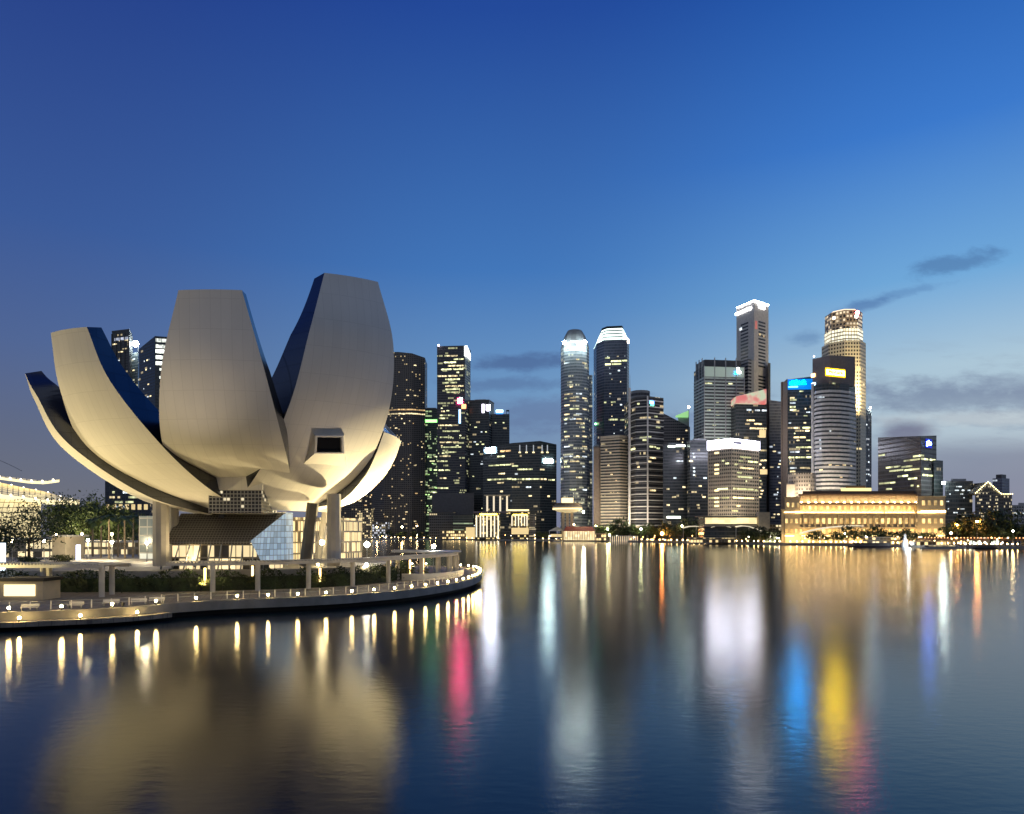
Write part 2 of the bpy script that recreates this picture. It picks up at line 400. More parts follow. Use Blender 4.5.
def facade_fill(t_, px, Y, py, size, energy, tilt):  # added warm fill on a facade, standing in for the city's glow
    l_ = bpy.data.lights.new('added_facade_fill', 'AREA'); l_.shape = 'RECTANGLE'; l_.size = size; l_.size_y = 4; l_.energy = energy; l_.color = (1, .84, .62)
    o = bpy.data.objects.new('added_facade_fill', l_); o.location = (PX(px, Y), Y, PZ(py, Y)); o.rotation_euler = (R(180 - tilt), 0, 0); link(o, t_.root)
G_DARK = facade('glass_dark', (.085, .092, .098), (.05, .062, .068), 1.5, 4.0, .1, .3, lit=.025, ls=.4)
G_DARK2 = facade('glass_dark_speckled', (.08, .085, .09), (.045, .053, .06), 1.6, 3.8, .14, .32, lit=.04, ls=.4, runs=2)
G_NAVY = facade('glass_navy', (.07, .08, .12), (.045, .055, .09), 1.5, 4.0, .08, .25, lit=.02, ls=.4, litcol=(1, .85, .6))
G_APT = facade('apartment_wall', (.14, .125, .115), (.052, .052, .054), 3.2, 3.3, .4, .42, lit=.05, ls=.5, runs=1, litcol=(1, .75, .38))
G_GREEN = facade('glass_green', (.09, .13, .10), (.05, .08, .065), 1.5, 3.9, .12, .35, lit=.15, litcol=(.75, 1, .5), ls=.5, runs=5, row=.3)
G_OFF = facade('office_lit', (.09, .09, .1), (.05, .055, .065), 1.5, 4.0, .1, .35, lit=.06, litcol=(.95, .95, .5), ls=.4, runs=6, row=.15)
G_SILVER = facade('glass_silver', (.34, .38, .42), (.15, .19, .23), 1.4, 4.1, .15, .42, lit=.05, litcol=(1, .95, .6), ls=.5, runs=6, row=.2, rough=.18)
G_BLUE = facade('glass_slate_blue', (.2, .22, .28), (.12, .14, .2), 1.3, 3.8, .14, .4, lit=.03, ls=.6, litcol=(.8, .9, 1))
G_BEIGE = facade('beige_punched', (.4, .34, .27), (.06, .06, .065), 2.2, 3.9, .3, .5, lit=.10, litcol=(1, .85, .5), ls=.9, runs=2)
W_BEIGE = mat('beige_cladding', (.56, .49, .39), .7); W_GREY = mat('grey_cladding', (.42, .43, .44), .6); W_LIGHT = mat('light_cladding', (.68, .66, .64), .6)
W_DARK = mat('dark_cladding', (.09, .09, .1), .5); W_GREEN = mat('green_grey_cladding', (.55, .64, .6), .55); W_BROWN = mat('brown_cladding', (.24, .19, .155), .7)
SG_WHITE = emit('sign_white_light', (.95, .97, 1), 14); SG_BAND = emit('sign_lavender_white', (.86, .86, 1), 20); SG_CYAN = emit('sign_cyan', (.0, .38, 1), 105)
SG_BLUEP = emit('sign_blue_panel', (.0, .14, .5), 1.6); SG_YEL = emit('sign_yellow', (1, .72, .05), 20); SG_BLUE = emit('sign_blue', (.1, .3, 1), 12)
SG_GREEN = emit('sign_green', (.2, 1, .15), 5); SG_PINK = emit('sign_pink', (1, .05, .2), 130); SG_ORANGE = emit('sign_orange', (1, .3, .12), 4); SG_RED = emit('lamp_red', (1, .12, .18), 230)
CROWN = emit('crown_light', (.9, 1, .95), 4); BRIGHT = emit('roof_floodlight', (.85, 1, .95), 150); SG_PALE = emit('sign_pale_lavender', (.9, .82, 1), 8)
GOLDW = emit('golden_lit_panel', (1, .80, .42), 1.8); GOLDF = emit('golden_facade_light', (1, .75, .36), .8)
SG_YTXT = emit('sign_pale_yellow', (1, .93, .55), 30)

# ---- far left, glimpsed between the museum's petals
t_ = tower('office_tower', 'dark office tower glimpsed behind the museum, leftmost of those between its petals', quad(112, 129, 132, 1000, 10, 25), PZ(330, 1000), G_DARK2, parapet=(1.5, W_DARK), fins=(9, 1.2, .8, W_DARK, 150, PZ(332, 1000)))
wins(t_.root, t_.foot[0], t_.foot[1], 100, t_.zt - 12, 45, [WARM, COOL], lmin=1, lmax=6)
strip(t_.root, t_.foot[0], t_.foot[1], PZ(338, 1000), .15, .95, emit('window_dim', (.7, .75, .9), .35, .4), 4)
t_ = tower('office_tower', 'slim tower with a dazzling white roof lamp, seen between two museum petals', quad(131, 138, 141, 1010, 8, 20), PZ(352, 1010), G_SILVER)
x, y = t_.foot[1]; MB().tube((x - 4, y + 8, t_.zt), (x - 4, y + 8, t_.zt + 17), .6).build('mast', DARKM, t_.root); beacon(t_, x - 3, y - 1, PZ(344, 1010), 4.2, BRIGHT, 'roof_lamp')
wins(t_.root, t_.foot[0], t_.foot[1], 100, t_.zt - 6, 30, [WARM, COOL], lmin=1, lmax=4)
t_ = tower('office_tower', 'sloped-top tower with bright white floors, touching the big central petal', quad(139, 155, 170, 900, 30, 5), [PZ(349, 930), PZ(336, 900), PZ(336, 900), PZ(349, 930)], G_DARK)
for k, yy_ in enumerate((340, 346, 351, 357, 363, 369, 377, 390)): strip(t_.root, t_.foot[1], t_.foot[2], PZ(yy_, 900), .05 if k < 5 else .3, .98, emit('bright_floor', (.95, 1, .88), 1.6, .5), 4.5 if k < 5 else 3)
wins(t_.root, t_.foot[0], t_.foot[1], 90, t_.zt - 22, 40, [WARM, COOL], lmin=1, lmax=3)
t_ = tower('office_block', 'dark office block with lit square windows behind the palms, under the lowest petal', slab(105, 150, 520, 30), PZ(481, 520), facade('glass_teal_grey', (.05, .06, .075), (.03, .04, .055), 3, 4.2, .12, .4, lit=.1, ls=.5), group='office blocks near the museum')
wins(t_.root, t_.foot[0], t_.foot[1], 14, t_.zt, 70, [WARM, COOL, YEL], fh=3.6, mod=2.0, hh=1.5, lmin=1, lmax=5)
for k in range(7): strip(t_.root, t_.foot[0], t_.foot[1], PZ(507, 520), .03 + k * .14, .11 + k * .14, GOLDF, 4.0)

# ---- behind and right of the museum
t_ = tower('apartment_tower', 'dark apartment tower with scattered lit windows, just behind the lowest bright petal', slab(333, 376, 1230, 40), PZ(446, 1230), G_APT)
wins(t_.root, t_.foot[0], t_.foot[1], 10, t_.zt, 60, [WARM, AMB], fh=3.6, mod=2.4, lmin=1, lmax=2, u0=.5)
# curved-top apartment tower
Y = 1170; foot = [(PX(p, yv), yv) for p, yv in ((372, 1200), (384, 1180), (398, 1171), (412, 1170), (425, 1180))]
foot += [(PX(424, 1180), 1225), (PX(372, 1200), 1235)]
t_ = tower('apartment_tower', 'tall dark apartment tower with a curved sloping top beside the rightmost big petal', foot, [PZ(y_, 1175) for y_ in (351, 351.5, 352.5, 354, 357, 357, 351)], G_APT, roofm=W_DARK)
for i, n in ((1, 22), (2, 26), (3, 26)): wins(t_.root, foot[i], foot[i + 1], 8, PZ(362, 1175), n, [WARM, WARM, AMB], fh=3.9, mod=2.2, lmin=1, lmax=2)
for i in (1, 2, 3): strip(t_.root, foot[i], foot[i + 1], PZ(410, 1175), 0, 1, AMB, 2.0); strip(t_.root, foot[i], foot[i + 1], PZ(414, 1175), 0, 1, WARM, 2.0)
t_ = tower('office_tower', 'green-lit office tower with a glowing green roof band, between two dark towers', slab(423, 440, 1190, 30), PZ(409, 1190), G_GREEN, parapet=(1, W_DARK))
strip(t_.root, t_.foot[0], t_.foot[1], PZ(421, 1190), 0, 1, SG_GREEN, 5, 'light_band'); wins(t_.root, t_.foot[0], t_.foot[1], 20, PZ(426, 1190), 75, [YEL, emit('window_green', (.6, 1, .35), 1.5, .5)], fh=3.8, mod=1.7, lmin=1, lmax=5)
t_ = tower('office_tower', 'tallest dark tower on the museum side, with yellow-lit floors and a white corner lamp', quad(437, 465, 470.5, 1120, 4, 30), PZ(346.5, 1120), G_OFF, parapet=(1.5, W_DARK))
for k, (py, a, b_) in enumerate(((355.5, .35, .75), (359, .6, .97), (362, .25, .75), (365.5, .4, 1), (369, .15, 1), (372.3, .7, .8), (375.7, .05, .78), (379, .3, .9), (382.4, .2, .75), (385.8, .3, .97), (389, .3, .9), (392, .35, .9), (411, .15, .3), (415, .1, .55), (418, .12, .3), (425, .05, .8), (431, .2, .9), (437, .1, .6), (442, .1, .8), (447, .15, .98), (452, .3, .75), (456, .1, .5), (461, .0, .4), (470, .05, .5), (478, .1, .35), (488, .1, .45))):
    n = rnd.randint(1, 3); s_ = (b_ - a) / n
    for j in range(n): strip(t_.root, t_.foot[0], t_.foot[1], PZ(py, 1120), a + j * s_, a + (j + .86) * s_, YEL if k % 3 else WARM, 2.1)
wins(t_.root, t_.foot[0], t_.foot[1], 60, PZ(400, 1120), 30, [YEL, WARM], lmin=1, lmax=3)
MB().prism(offset(quad(464.5, 467, 470.5, 1119, .5, 28), .2), PZ(356, 1119), [PZ(346, 1119), PZ(345.5, 1119), PZ(355, 1150), PZ(355, 1150)], 0).build('corner_lamp', CROWN, t_.root)
beacon(t_, t_.foot[0][0] + 3, 1119, PZ(345.5, 1120), 1.6, SG_PALE)
for px, py, wp, hp, m_ in ((460, 401, 4.5, 5, SG_PINK), (463.8, 406.5, 4.5, 4.5, SG_ORANGE), (459.8, 416.5, 1.8, 14, emit('sign_ice_blue', (.35, .65, 1), 4)), (461, 398.6, 3.2, 1.8, SG_PALE)): sign(t_, 0, px, py, wp, hp, m_, 'led_screen', .6)
MB().prism(slab(432, 474, 1095, 20), 1.9, PZ(493, 1095), 0, 1).build('podium', [W_DARK, ROOF], t_.root)
t_ = tower('office_tower', 'dark tower carrying two white glyphs, right of the pink-lit screen', quad(469, 489, 494, 1135, 5, 28), PZ(400.5, 1135), G_DARK, parapet=(1.5, W_DARK))
GLY = SG_PALE
sign(t_, 0, 483.2, 408.5, 2.2, 8.5, GLY, 'sign_glyph'); sign(t_, 0, 486.8, 407.5, 1.3, 6, GLY, 'sign_glyph'); sign(t_, 0, 488.2, 410.2, 2.8, 1.5, GLY, 'sign_glyph'); sign(t_, 0, 489.6, 407.5, 1.3, 6, GLY, 'sign_glyph')
wins(t_.root, t_.foot[0], t_.foot[1], 20, PZ(416, 1135), 28, [COOL, YEL], lmin=1, lmax=3)
t_ = tower('office_tower', 'narrow dark tower with a glowing blue roof sign and open roof frame', slab(492, 509.5, 1150, 26), PZ(414, 1150), G_DARK)
sign(t_, 0, 499.5, 410.8, 7, 2.4, emit('sign_sky_blue', (.45, .8, 1), 8), 'roof_sign', -3); sign(t_, 0, 499.5, 413.5, 7, 2.4, emit('sign_deep_blue', (.05, .2, .8), 3), 'roof_sign', -2)
mb = MB()
for px in (506.5, 509): mb.obox((PX(px, 1152), 1152), (1, 0), .8, .8, t_.zt - 1, PZ(410, 1152))
mb.obox((PX(507.7, 1152), 1152), (1, 0), 5, .8, PZ(411.5, 1152), PZ(410, 1152)); mb.build('roof_frame', DARKM, t_.root)
wins(t_.root, t_.foot[0], t_.foot[1], 25, t_.zt - 4, 26, [COOL, YEL], lmin=1, lmax=2)
# low wide black block with two white signs
foot = [(PX(p, yv), yv) for p, yv in ((483, 1080), (512, 1055), (540, 1048), (556.5, 1060))] + [(PX(556.5, 1060), 1110), (PX(483, 1080), 1120)]
t_ = tower('office_block', 'wide low black glass block with white signs and slim lit roof slots', foot, [PZ(y_, 1055) for y_ in (446.5, 443, 441.5, 444, 444, 447)], G_DARK, cat='office block')
lettering(t_, 0, 490.5, 450.5, 5.2, 'OUE', emit('sign_letter_white', (.84, .86, 1), 130), 1.2, .8); sign(t_, 0, 490.5, 450.5, 13.5, 6.6, emit('sign_glow_panel', (.3, .45, .55), .5), 'sign_panel', .5)
lettering(t_, 2, 547.8, 461.2, 4, 'OUE', emit('sign_letter_cool', (.75, 1, 1), 90), 1.2, .95); sign(t_, 2, 547.8, 461.2, 13, 4.6, emit('sign_glow_panel_cool', (.3, .45, .5), .5), 'sign_panel', .5)
for i, px in ((1, 519.8), (1, 526.5), (1, 533.5), (2, 542), (2, 547.3)):
    sign(t_, i, px, 448.5, .9, 7, emit('roof_slot_light', (.7, .75, .8), .5), 'light_slot', .3); sign(t_, i, px, 452.4, 2.2, 1.2, GOLDW, 'slot_lamp', .5)
for i, py, a, b_, m_ in ((0, 452.5, .6, .98, AMB), (0, 457.5, .5, .78, YEL), (0, 466, .2, .98, YEL), (1, 466, 0, .25, YEL), (1, 469.5, .2, .75, YEL), (2, 469.5, .0, .3, WARM), (0, 474.5, .55, .78, WARM), (1, 474, .1, .22, COOL), (0, 480, .15, 1, YEL), (1, 479.3, 0, 1, YEL), (2, 479, 0, .4, WARM), (2, 479.5, .5, .9, YEL), (0, 483.5, .5, .75, WARM), (1, 487, .0, .3, WARM), (1, 487.3, .5, .7, COOL), (2, 487, 0, .1, WARM), (0, 492, .6, .7, WARM), (1, 496, .6, .72, GOLDW), (2, 496, .45, .6, GOLDW), (0, 501.5, .95, 1, COOL)):
    n = max(1, int((b_ - a) / .16)); s_ = (b_ - a) / n
    for j in range(n): strip(t_.root, foot[i], foot[i + 1], PZ(py, foot[i][1]), a + j * s_, a + (j + .9) * s_, m_, 1.9 + rnd.random() * .7)
# round-crowned tower with floodlights
fo = ngon(560.5, 589, 970, 14, ph=.5)
t_ = tower('office_tower', 'rounded silver tower with a tapering cap and dazzling roof floodlights', fo, PZ(346, 955), G_SILVER)
mb = MB(); c = Vector((PX(574.7, 970), 970)); zs = [(1.0, 346), (.9, 340), (.74, 334), (.56, 329.5), (.5, 328)]
for (s0, y0), (s1, y1) in zip(zs, zs[1:]):
    r0 = [tuple(c + (Vector(p) - c) * s0) + (PZ(y0, 955),) for p in fo]; r1 = [tuple(c + (Vector(p) - c) * s1) + (PZ(y1, 955),) for p in fo]
    for k in range(14): mb.face([r0[k], r0[(k + 1) % 14], r1[(k + 1) % 14], r1[k]], 0)
mb.face([tuple(c + (Vector(p) - c) * .4) + (PZ(329.5, 955),) for p in fo]) if False else mb.face([tuple(c + (Vector(p) - c) * .5) + (PZ(328, 955),) for p in fo]); mb.build('crown', [facade('crown_glass', (.13, .14, .16), (.06, .07, .09), 2, 3, .2, .3, .06)], t_.root)
for px, py, r in ((564.5, 342.6, 2.7), (584.5, 342.4, 3.0)): beacon(t_, PX(px, 946), 946, PZ(py, 946), r, BRIGHT, 'roof_floodlight')
for py, wp, hp in ((341.3, 8, 1.6), (348.5, 7, 3.6)): window(t_.root, (PX(574.5, 947), 945 if py > 345 else 949, PZ(py, 946)), 0, wp * 1.35, hp * 1.35, CROWN, .6, 'lit_panel')
facs = [k for k in range(14) if (fo[k][1] + fo[(k + 1) % 14][1]) / 2 < 968]
for py, wgt in ((361, .75), (364, .6), (379, .25), (388, .3), (395, .6), (399, .9), (402, .6), (406, .5), (410, .95), (415, .5), (420, .7), (424, .9), (428, .4), (432, .8), (437, .9), (442, .5), (447, .95), (452, .6), (457, .8), (462, .9), (467, .5), (472, .6), (478, .7), (484, .4), (490, .5)):
    for k in facs[1:-1]:
        if rnd.random() < wgt * .72 and len(t_.root.children) < 96: strip(t_.root, fo[k], fo[(k + 1) % 14], PZ(py, 960), .02, rnd.choice((.5, .98, .98)), rnd.choice([YEL, WARM, WARM, COOL]), 1.7)
MB().prism(slab(584, 592.5, 975, 22), 1.9, PZ(375, 975), 0, 1).build('side_wing', [G_SILVER, ROOF], t_.root)
# dark tower with white crown
fo = [(PX(p, yv), yv) for p, yv in ((596.5, 1000), (604, 985), (627, 980), (629, 990))] + [(PX(629, 990), 1030), (PX(596.5, 1000), 1035)]
t_ = tower('office_tower', 'dark navy tower with a glowing white stepped crown', fo, PZ(340, 982), G_NAVY)
cc = sum((Vector(p) for p in fo), Vector((0, 0))) / 6; mb = MB(); n = 0
for s0, s1, y0, y1 in ((1.0, .93, 340, 337.6), (.9, .84, 336.2, 334), (.81, .75, 332.6, 330.6), (.72, .66, 329.2, 327.4)):
    r0 = [tuple(cc + (Vector(p) - cc) * s0) + (PZ(y0, 985),) for p in fo]; r1 = [tuple(cc + (Vector(p) - cc) * s1) + (PZ(y1, 985),) for p in fo]
    for k in range(6): mb.face([r0[k], r0[(k + 1) % 6], r1[(k + 1) % 6], r1[k]])
    mb.face(r1)
mb.build('crown', emit('crown_pale_green_light', (.8, 1, .94), 2.4), t_.root)
MB().prism([tuple(cc + (Vector(p) - cc) * .66) for p in fo], PZ(340, 985), PZ(325, 985), 0).build('roof_plant', DARKM, t_.root)
sign(t_, 2, 627.5, 341, 1.6, 4.5, emit('orange_white_lamp', (1, .8, .6), 14), 'corner_lamp', 1)
for py, a, b_ in ((357.5, .05, .25), (361, .3, .75), (361, .8, 1), (364, .05, .3), (364, .35, .75), (402, .3, .5), (402, 0, .1), (419.5, .2, .6), (420, .7, .98)): strip(t_.root, fo[1], fo[2], PZ(py, 982), a, b_, YEL, 2.2)
wins(t_.root, fo[1], fo[2], 40, PZ(350, 982), 40, [WARM, COOL], lmin=1, lmax=2, hh=1.4)
x, y = fo[0]; beacon(t_, x - 1.5, y - 1, PZ(424, 1000), 1.5, emit('green_lamp', (.2, 1, .3), 12))
fo = slab(593.5, 601, 915, 20); t_ = tower('office_block', 'plain brown windowless shaft between the white-crowned tower and striped beige block', fo, PZ(447, 915), W_BROWN, cat='building', parapet=(1, W_DARK)); MB().prism(slab(600, 607, 917, 18), 1.9, PZ(441, 917), 0, 1).build('lift_shaft', [W_BROWN, ROOF], t_.root)
t_ = tower('office_block', 'beige office block with close horizontal stripes under the white-crowned tower', quad(601, 620, 629.5, 900, 12, 10), PZ(437, 900), G_DARK, (3.9, 1.8, .45, W_BEIGE, 14, PZ(438, 900)), parapet=(2.5, W_BEIGE), cat='office block')
wins(t_.root, t_.foot[0], t_.foot[1], 20, t_.zt - 8, 14, [WARM], lmin=1, lmax=2, hh=1.5)
facade_fill(t_, 615, 866, 526, 40, 30000, 30)
# banded tower with white pillar and mast
fo = [(PX(p, yv), yv) for p, yv in ((629.5, 895), (636, 878), (648, 872), (663.5, 885))] + [(PX(663.5, 885), 930), (PX(629.5, 895), 935)]
t_ = tower('office_tower', 'curved tower of pale horizontal bands with a white corner pillar and blue logo', fo, PZ(396.5, 875), facade('glass_grey_banded', (.12, .12, .125), (.022, .025, .032), 1.5, 4, .08, .2, lit=.05, ls=.7, runs=5), (7.8, 1.1, .5, W_LIGHT, 12, PZ(396, 875)))
MB().prism(ngon(630, 650, 900, 12), PZ(400, 880), PZ(389.5, 885), 0, 1).build('rotunda', [facade('rotunda_wall', (.3, .3, .3), (.04, .04, .05), 2, 7, .1, .5, 0), ROOF], t_.root)
MB().tube((PX(629.5, 885), 885, 2), (PX(629.5, 885), 885, PZ(388, 885)), 1.6, n=10).build('corner_pillar', W_LIGHT, t_.root)
MB().tube((PX(630, 888), 888, PZ(390, 885)), (PX(630, 888), 888, PZ(374, 885)), .35, .15).build('mast', GREYM, t_.root)
MB().obox(Vector((PX(647.5, 872), 871)), (1, 0), 1.6, 1.6, 2, PZ(396, 872)).build('facade_fin', W_LIGHT, t_.root)
sign(t_, 2, 651.5, 402.5, 4.5, 2.8, SG_BLUE, 'sign_panel', .7); sign(t_, 2, 651.8, 405, 3.6, 1.6, emit('sign_teal', (.1, 1, .5), 5), 'sign_panel', .8)
for i, py, a, b_ in ((1, 438, .3, .98), (2, 437.5, 0, .2), (1, 440.5, .55, .9), (2, 447, .1, .5), (2, 448, .55, .75), (0, 448.5, .2, .9), (2, 458, .1, .5), (2, 462, 0, .2), (1, 417.5, .9, 1), (2, 416.5, .4, .6), (2, 490.5, .1, .5), (1, 467, .1, .3), (2, 427, .5, .8), (1, 404, .1, .3)): strip(t_.root, fo[i], fo[i + 1], PZ(py, 878), a, b_, YEL if py < 450 else WARM, 2.2)
facade_fill(t_, 646, 840, 526, 40, 26000, 30)
# sloped-roof tower with green lit fin
fo = slab(661, 690, 955, 30); t_ = tower('office_tower', 'grey tower with a sloping roof, a lit green roof fin and needle mast', fo, [PZ(412, 955), PZ(427, 955), PZ(427, 955), PZ(412, 955)], facade('grey_grid', (.17, .16, .17), (.03, .032, .04), 2.6, 3.9, .25, .4, lit=.05, ls=.6))
MB().prism([(PX(676, 953), 953), (PX(688.5, 953), 953), (PX(688.5, 953), 956), (PX(676, 953), 956)], PZ(417, 953), [PZ(415.5, 953), PZ(410.5, 953), PZ(410.5, 953), PZ(415.5, 953)], 0).build('roof_fin', emit('green_fin', (.5, 1, .4), .6), t_.root)
MB().prism(slab(678, 688.5, 956, 20), PZ(428, 955), PZ(417, 953), 0).build('roof_plant', W_GREY, t_.root)
MB().tube((PX(688.8, 954), 954, 60), (PX(688.8, 954), 954, PZ(407, 954)), .7, .4).build('mast', GREYM, t_.root); beacon(t_, PX(688.8, 954), 953.6, PZ(407, 954), 1.3, BRIGHT)
wins(t_.root, fo[0], fo[1], 40, PZ(428, 955), 22, [WARM, COOL], lmin=1, lmax=3)
t_ = tower('office_block', 'pitch-dark block topped by a short white light strip, lower half of a dark pair', slab(663, 688, 842, 30), PZ(445, 842), G_DARK2, parapet=(1, W_DARK), cat='office block')
sign(t_, 0, 671.5, 446.5, 7, 1.8, emit('sign_green_white', (.85, 1, .85), 7), 'roof_sign'); sign(t_, 0, 680.5, 445.8, 9, 1.8, emit('sign_green_white', (.85, 1, .85), 7), 'roof_sign')
for px, py, wp in ((679.5, 461.2, 7), (690, 461, 0), (668, 489, 3), (674, 497, 4), (681, 509, 5), (668, 505, 3), (675, 478, 3), (684, 487, 3)):
    if wp: sign(t_, 0, px, py, wp, 1.6, COOL if py < 480 else WARM, 'window', .2)
t_ = tower('office_block', 'pitch-dark block with a few lit square windows, upper half of a dark pair', quad(687, 690, 711.5, 825, 10, 4), PZ(441, 825), G_DARK2, parapet=(1, W_DARK), cat='office block')
for px, py, wp in ((693, 453.5, 2), (694, 457, 2), (690.8, 461, 4), (694, 468, 2), (694, 471.5, 2), (694, 475, 2), (705, 478, 3), (700, 486, 3), (694, 492, 5), (704, 497, 3), (698, 505, 3)): sign(t_, 1, px, py, wp, 1.6, COOL if px > 692 and py < 480 else WARM, 'window', .2)
# green-grey striped tower with fins
fo = quad(694, 704, 744.5, 870, 32, 6); t_ = tower('office_tower', 'green-grey striped tower with tall roof fins and a small blue-white logo', fo, PZ(366, 870), G_DARK, (4.1, 1.9, .4, W_GREEN, 14, PZ(377, 870)))
mb = MB()
for px in (704, 714.5, 725.5, 736, 744): p, nn = onface(t_, 1, px, 400); mb.obox((p.x, p.y - .6), (1, 0), .9, 1.6, 2, PZ(357.5, 870) if px not in (704, 744) else PZ(366, 870))
for px in (696, 699, 702): p, nn = onface(t_, 0, px, 400); mb.obox((p.x, p.y - .4), (1, 0), .9, 1.6, 2, PZ(361, 890))
mb.build('roof_fins', W_GREY, t_.root)
MB().prism(quad(696.5, 704.5, 741, 884, 26, 6), PZ(367, 870), PZ(359.5, 884), 0, 1).build('roof_plant', [W_DARK, ROOF], t_.root)
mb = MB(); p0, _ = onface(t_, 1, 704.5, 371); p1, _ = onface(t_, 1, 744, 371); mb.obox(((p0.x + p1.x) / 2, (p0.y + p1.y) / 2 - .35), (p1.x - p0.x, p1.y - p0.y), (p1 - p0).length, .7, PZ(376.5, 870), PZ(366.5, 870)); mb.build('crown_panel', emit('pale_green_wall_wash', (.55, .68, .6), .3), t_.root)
sign(t_, 1, 737.5, 370.5, 2, 5.5, SG_WHITE, 'sign_glyph', 1.2); sign(t_, 1, 739.3, 372.5, 2.2, 2.2, SG_WHITE, 'sign_glyph', 1.2); sign(t_, 1, 735.6, 373.4, 2, 1.8, SG_CYAN, 'sign_glyph', 1.2)
strip(t_.root, fo[1], fo[2], PZ(380.5, 870), .0, .98, W_DARK, 5)
for py, a, b_ in ((373.5, .05, .25), (383.5, .03, .2), (410.5, .08, .16), (411, .3, .36), (414.5, .3, .38), (402, .3, .36), (383, .6, .7)): strip(t_.root, fo[1], fo[2], PZ(py, 870), a, b_, YEL, 2)
wins(t_.root, fo[0], fo[1], 60, PZ(380, 890), 16, [WARM, COOL], lmin=1, lmax=2)
wins(t_.root, fo[1], fo[2], 20, PZ(420, 870), 24, [YEL, WARM], fh=4.1, lmin=1, lmax=4)
facade_fill(t_, 720, 836, 480, 45, 40000, 24)
# slender white-topped tower
fo = quad(736.5, 754, 768.5, 900, 30, 18); t_ = tower('office_tower', 'slender pale tower outlined in white light along its top edges', fo, PZ(300.5, 900), mat('warm_grey_stone', (.56, .52, .49), .6))
G_SLOT = mat('slot_glass', (.05, .05, .06), .25)
for i, (a, b_), (f0, f1) in ((0, fo[0:2], (.25, .68)), (1, fo[1:3], (.3, .78))):
    a, b_ = Vector(a), Vector(b_); d = b_ - a; z = PZ(319.5, 900)
    while z > 60:
        if not (PZ(364, 900) > z > PZ(372, 900)):
            strip(t_.root, a, b_, z - 1.1, f0, f1, G_SLOT, 2.2, 'window_slot', .06)
        z -= 4.4
mb = MB(); zt = t_.zt
for a, b_ in ((fo[0], fo[1]), (fo[1], fo[2])): mb.tube((a[0], a[1] - .6, zt), (b_[0], b_[1] - .6, zt), 0.55, n=6)
mb.build('roof_edge_light', emit('roof_edge_tube', (.95, .98, 1), 40), t_.root)
sign(t_, 0, 743.5, 311.2, 9, 2.4, emit('sign_soft_white', (.95, .97, 1), 14), 'lit_panel', .5); sign(t_, 1, 761.5, 307, 8, 3, emit('sign_soft_white', (.95, .97, 1), 14), 'lit_panel', .5)
sign(t_, 0, 741, 329, 1.2, 2.2, COOL, 'window'); sign(t_, 1, 759.5, 334.5, 1.6, 2.2, WARM, 'window'); sign(t_, 1, 763.5, 336.5, 1.6, 1.8, WARM, 'window'); sign(t_, 1, 756, 325, 2.5, 8, emit('pink_wall_glow', (1, .3, .25), .35), 'wall_screen', .3)
MB().prism(quad(736, 748, 754, 892, 22, 6), 2, PZ(359, 892), 0, 1).build('lower_wing', [facade('warm_grey_wing', (.28, .28, .3), (.04, .04, .05), 30, 4.4, .3, .5, 0), ROOF], t_.root)
MB().prism(slab(768, 770.5, 905, 20), 2, PZ(363, 905), 0, 1).build('side_fin', [W_DARK, ROOF], t_.root)
# red-crowned tower
fo = quad(731, 736, 766.5, 850, 20, 5); t_ = tower('office_tower', 'dark tower with a pink and cream lit sail-shaped crown', fo, PZ(404, 850), G_DARK)
a, b_ = Vector(fo[0]), Vector(fo[2]); c_ = Vector(fo[1])
crm = bpy.data.materials.new('crown_pink_cream'); crm.use_nodes = True; nt_ = NT(crm.node_tree); bb = crm.node_tree.nodes['Principled BSDF']
px_, _, pz_ = nt_.xyz(nt_.n('ShaderNodeNewGeometry').outputs['Position']); nv = nt_.noise(nt_.n('ShaderNodeNewGeometry').outputs['Position'], .09, 2)
nt_.put(bb.inputs['Emission Color'], nt_.ramp(nv, [(.4, (1, .16, .16, 1)), (.52, (1, .55, .42, 1)), (.62, (.75, .9, .6, 1))])); bb.inputs['Emission Strength'].default_value = .62; bb.inputs['Base Color'].default_value = (.4, .35, .3, 1)
MB().prism([fo[0], fo[1], fo[2], (fo[2][0], fo[2][1] + 6), (fo[1][0], fo[1][1] + 6), (fo[0][0] + 2, fo[0][1] + 4)], PZ(403, 850), [PZ(y_, 850) for y_ in (397.5, 396.5, 388, 388, 396.5, 397.5)], 0).build('crown', crm, t_.root)
for py, a, b_ in ((409.6, .35, .5), (409.8, .62, .78), (409.8, .85, 1), (420, .35, .6), (423.7, .3, .45), (423.5, .6, .85), (428, .45, 1), (436, .7, .95), (450, .8, 1), (460, .8, 1)): strip(t_.root, fo[1], fo[2], PZ(py, 850), a, b_, WARM if py > 415 else COOL, 2.0)
window(t_.root, (PX(762, 838), 836, PZ(434, 838)), 0, 7, 9, GOLDF, 2, 'lit_terrace'); window(t_.root, (PX(763, 838), 836, PZ(472, 838)), 0, 8, 6, GOLDF, 2, 'lit_terrace')
wins(t_.root, fo[1], fo[2], 20, PZ(440, 850), 30, [WARM, YEL], lmin=1, lmax=4, u0=.6)
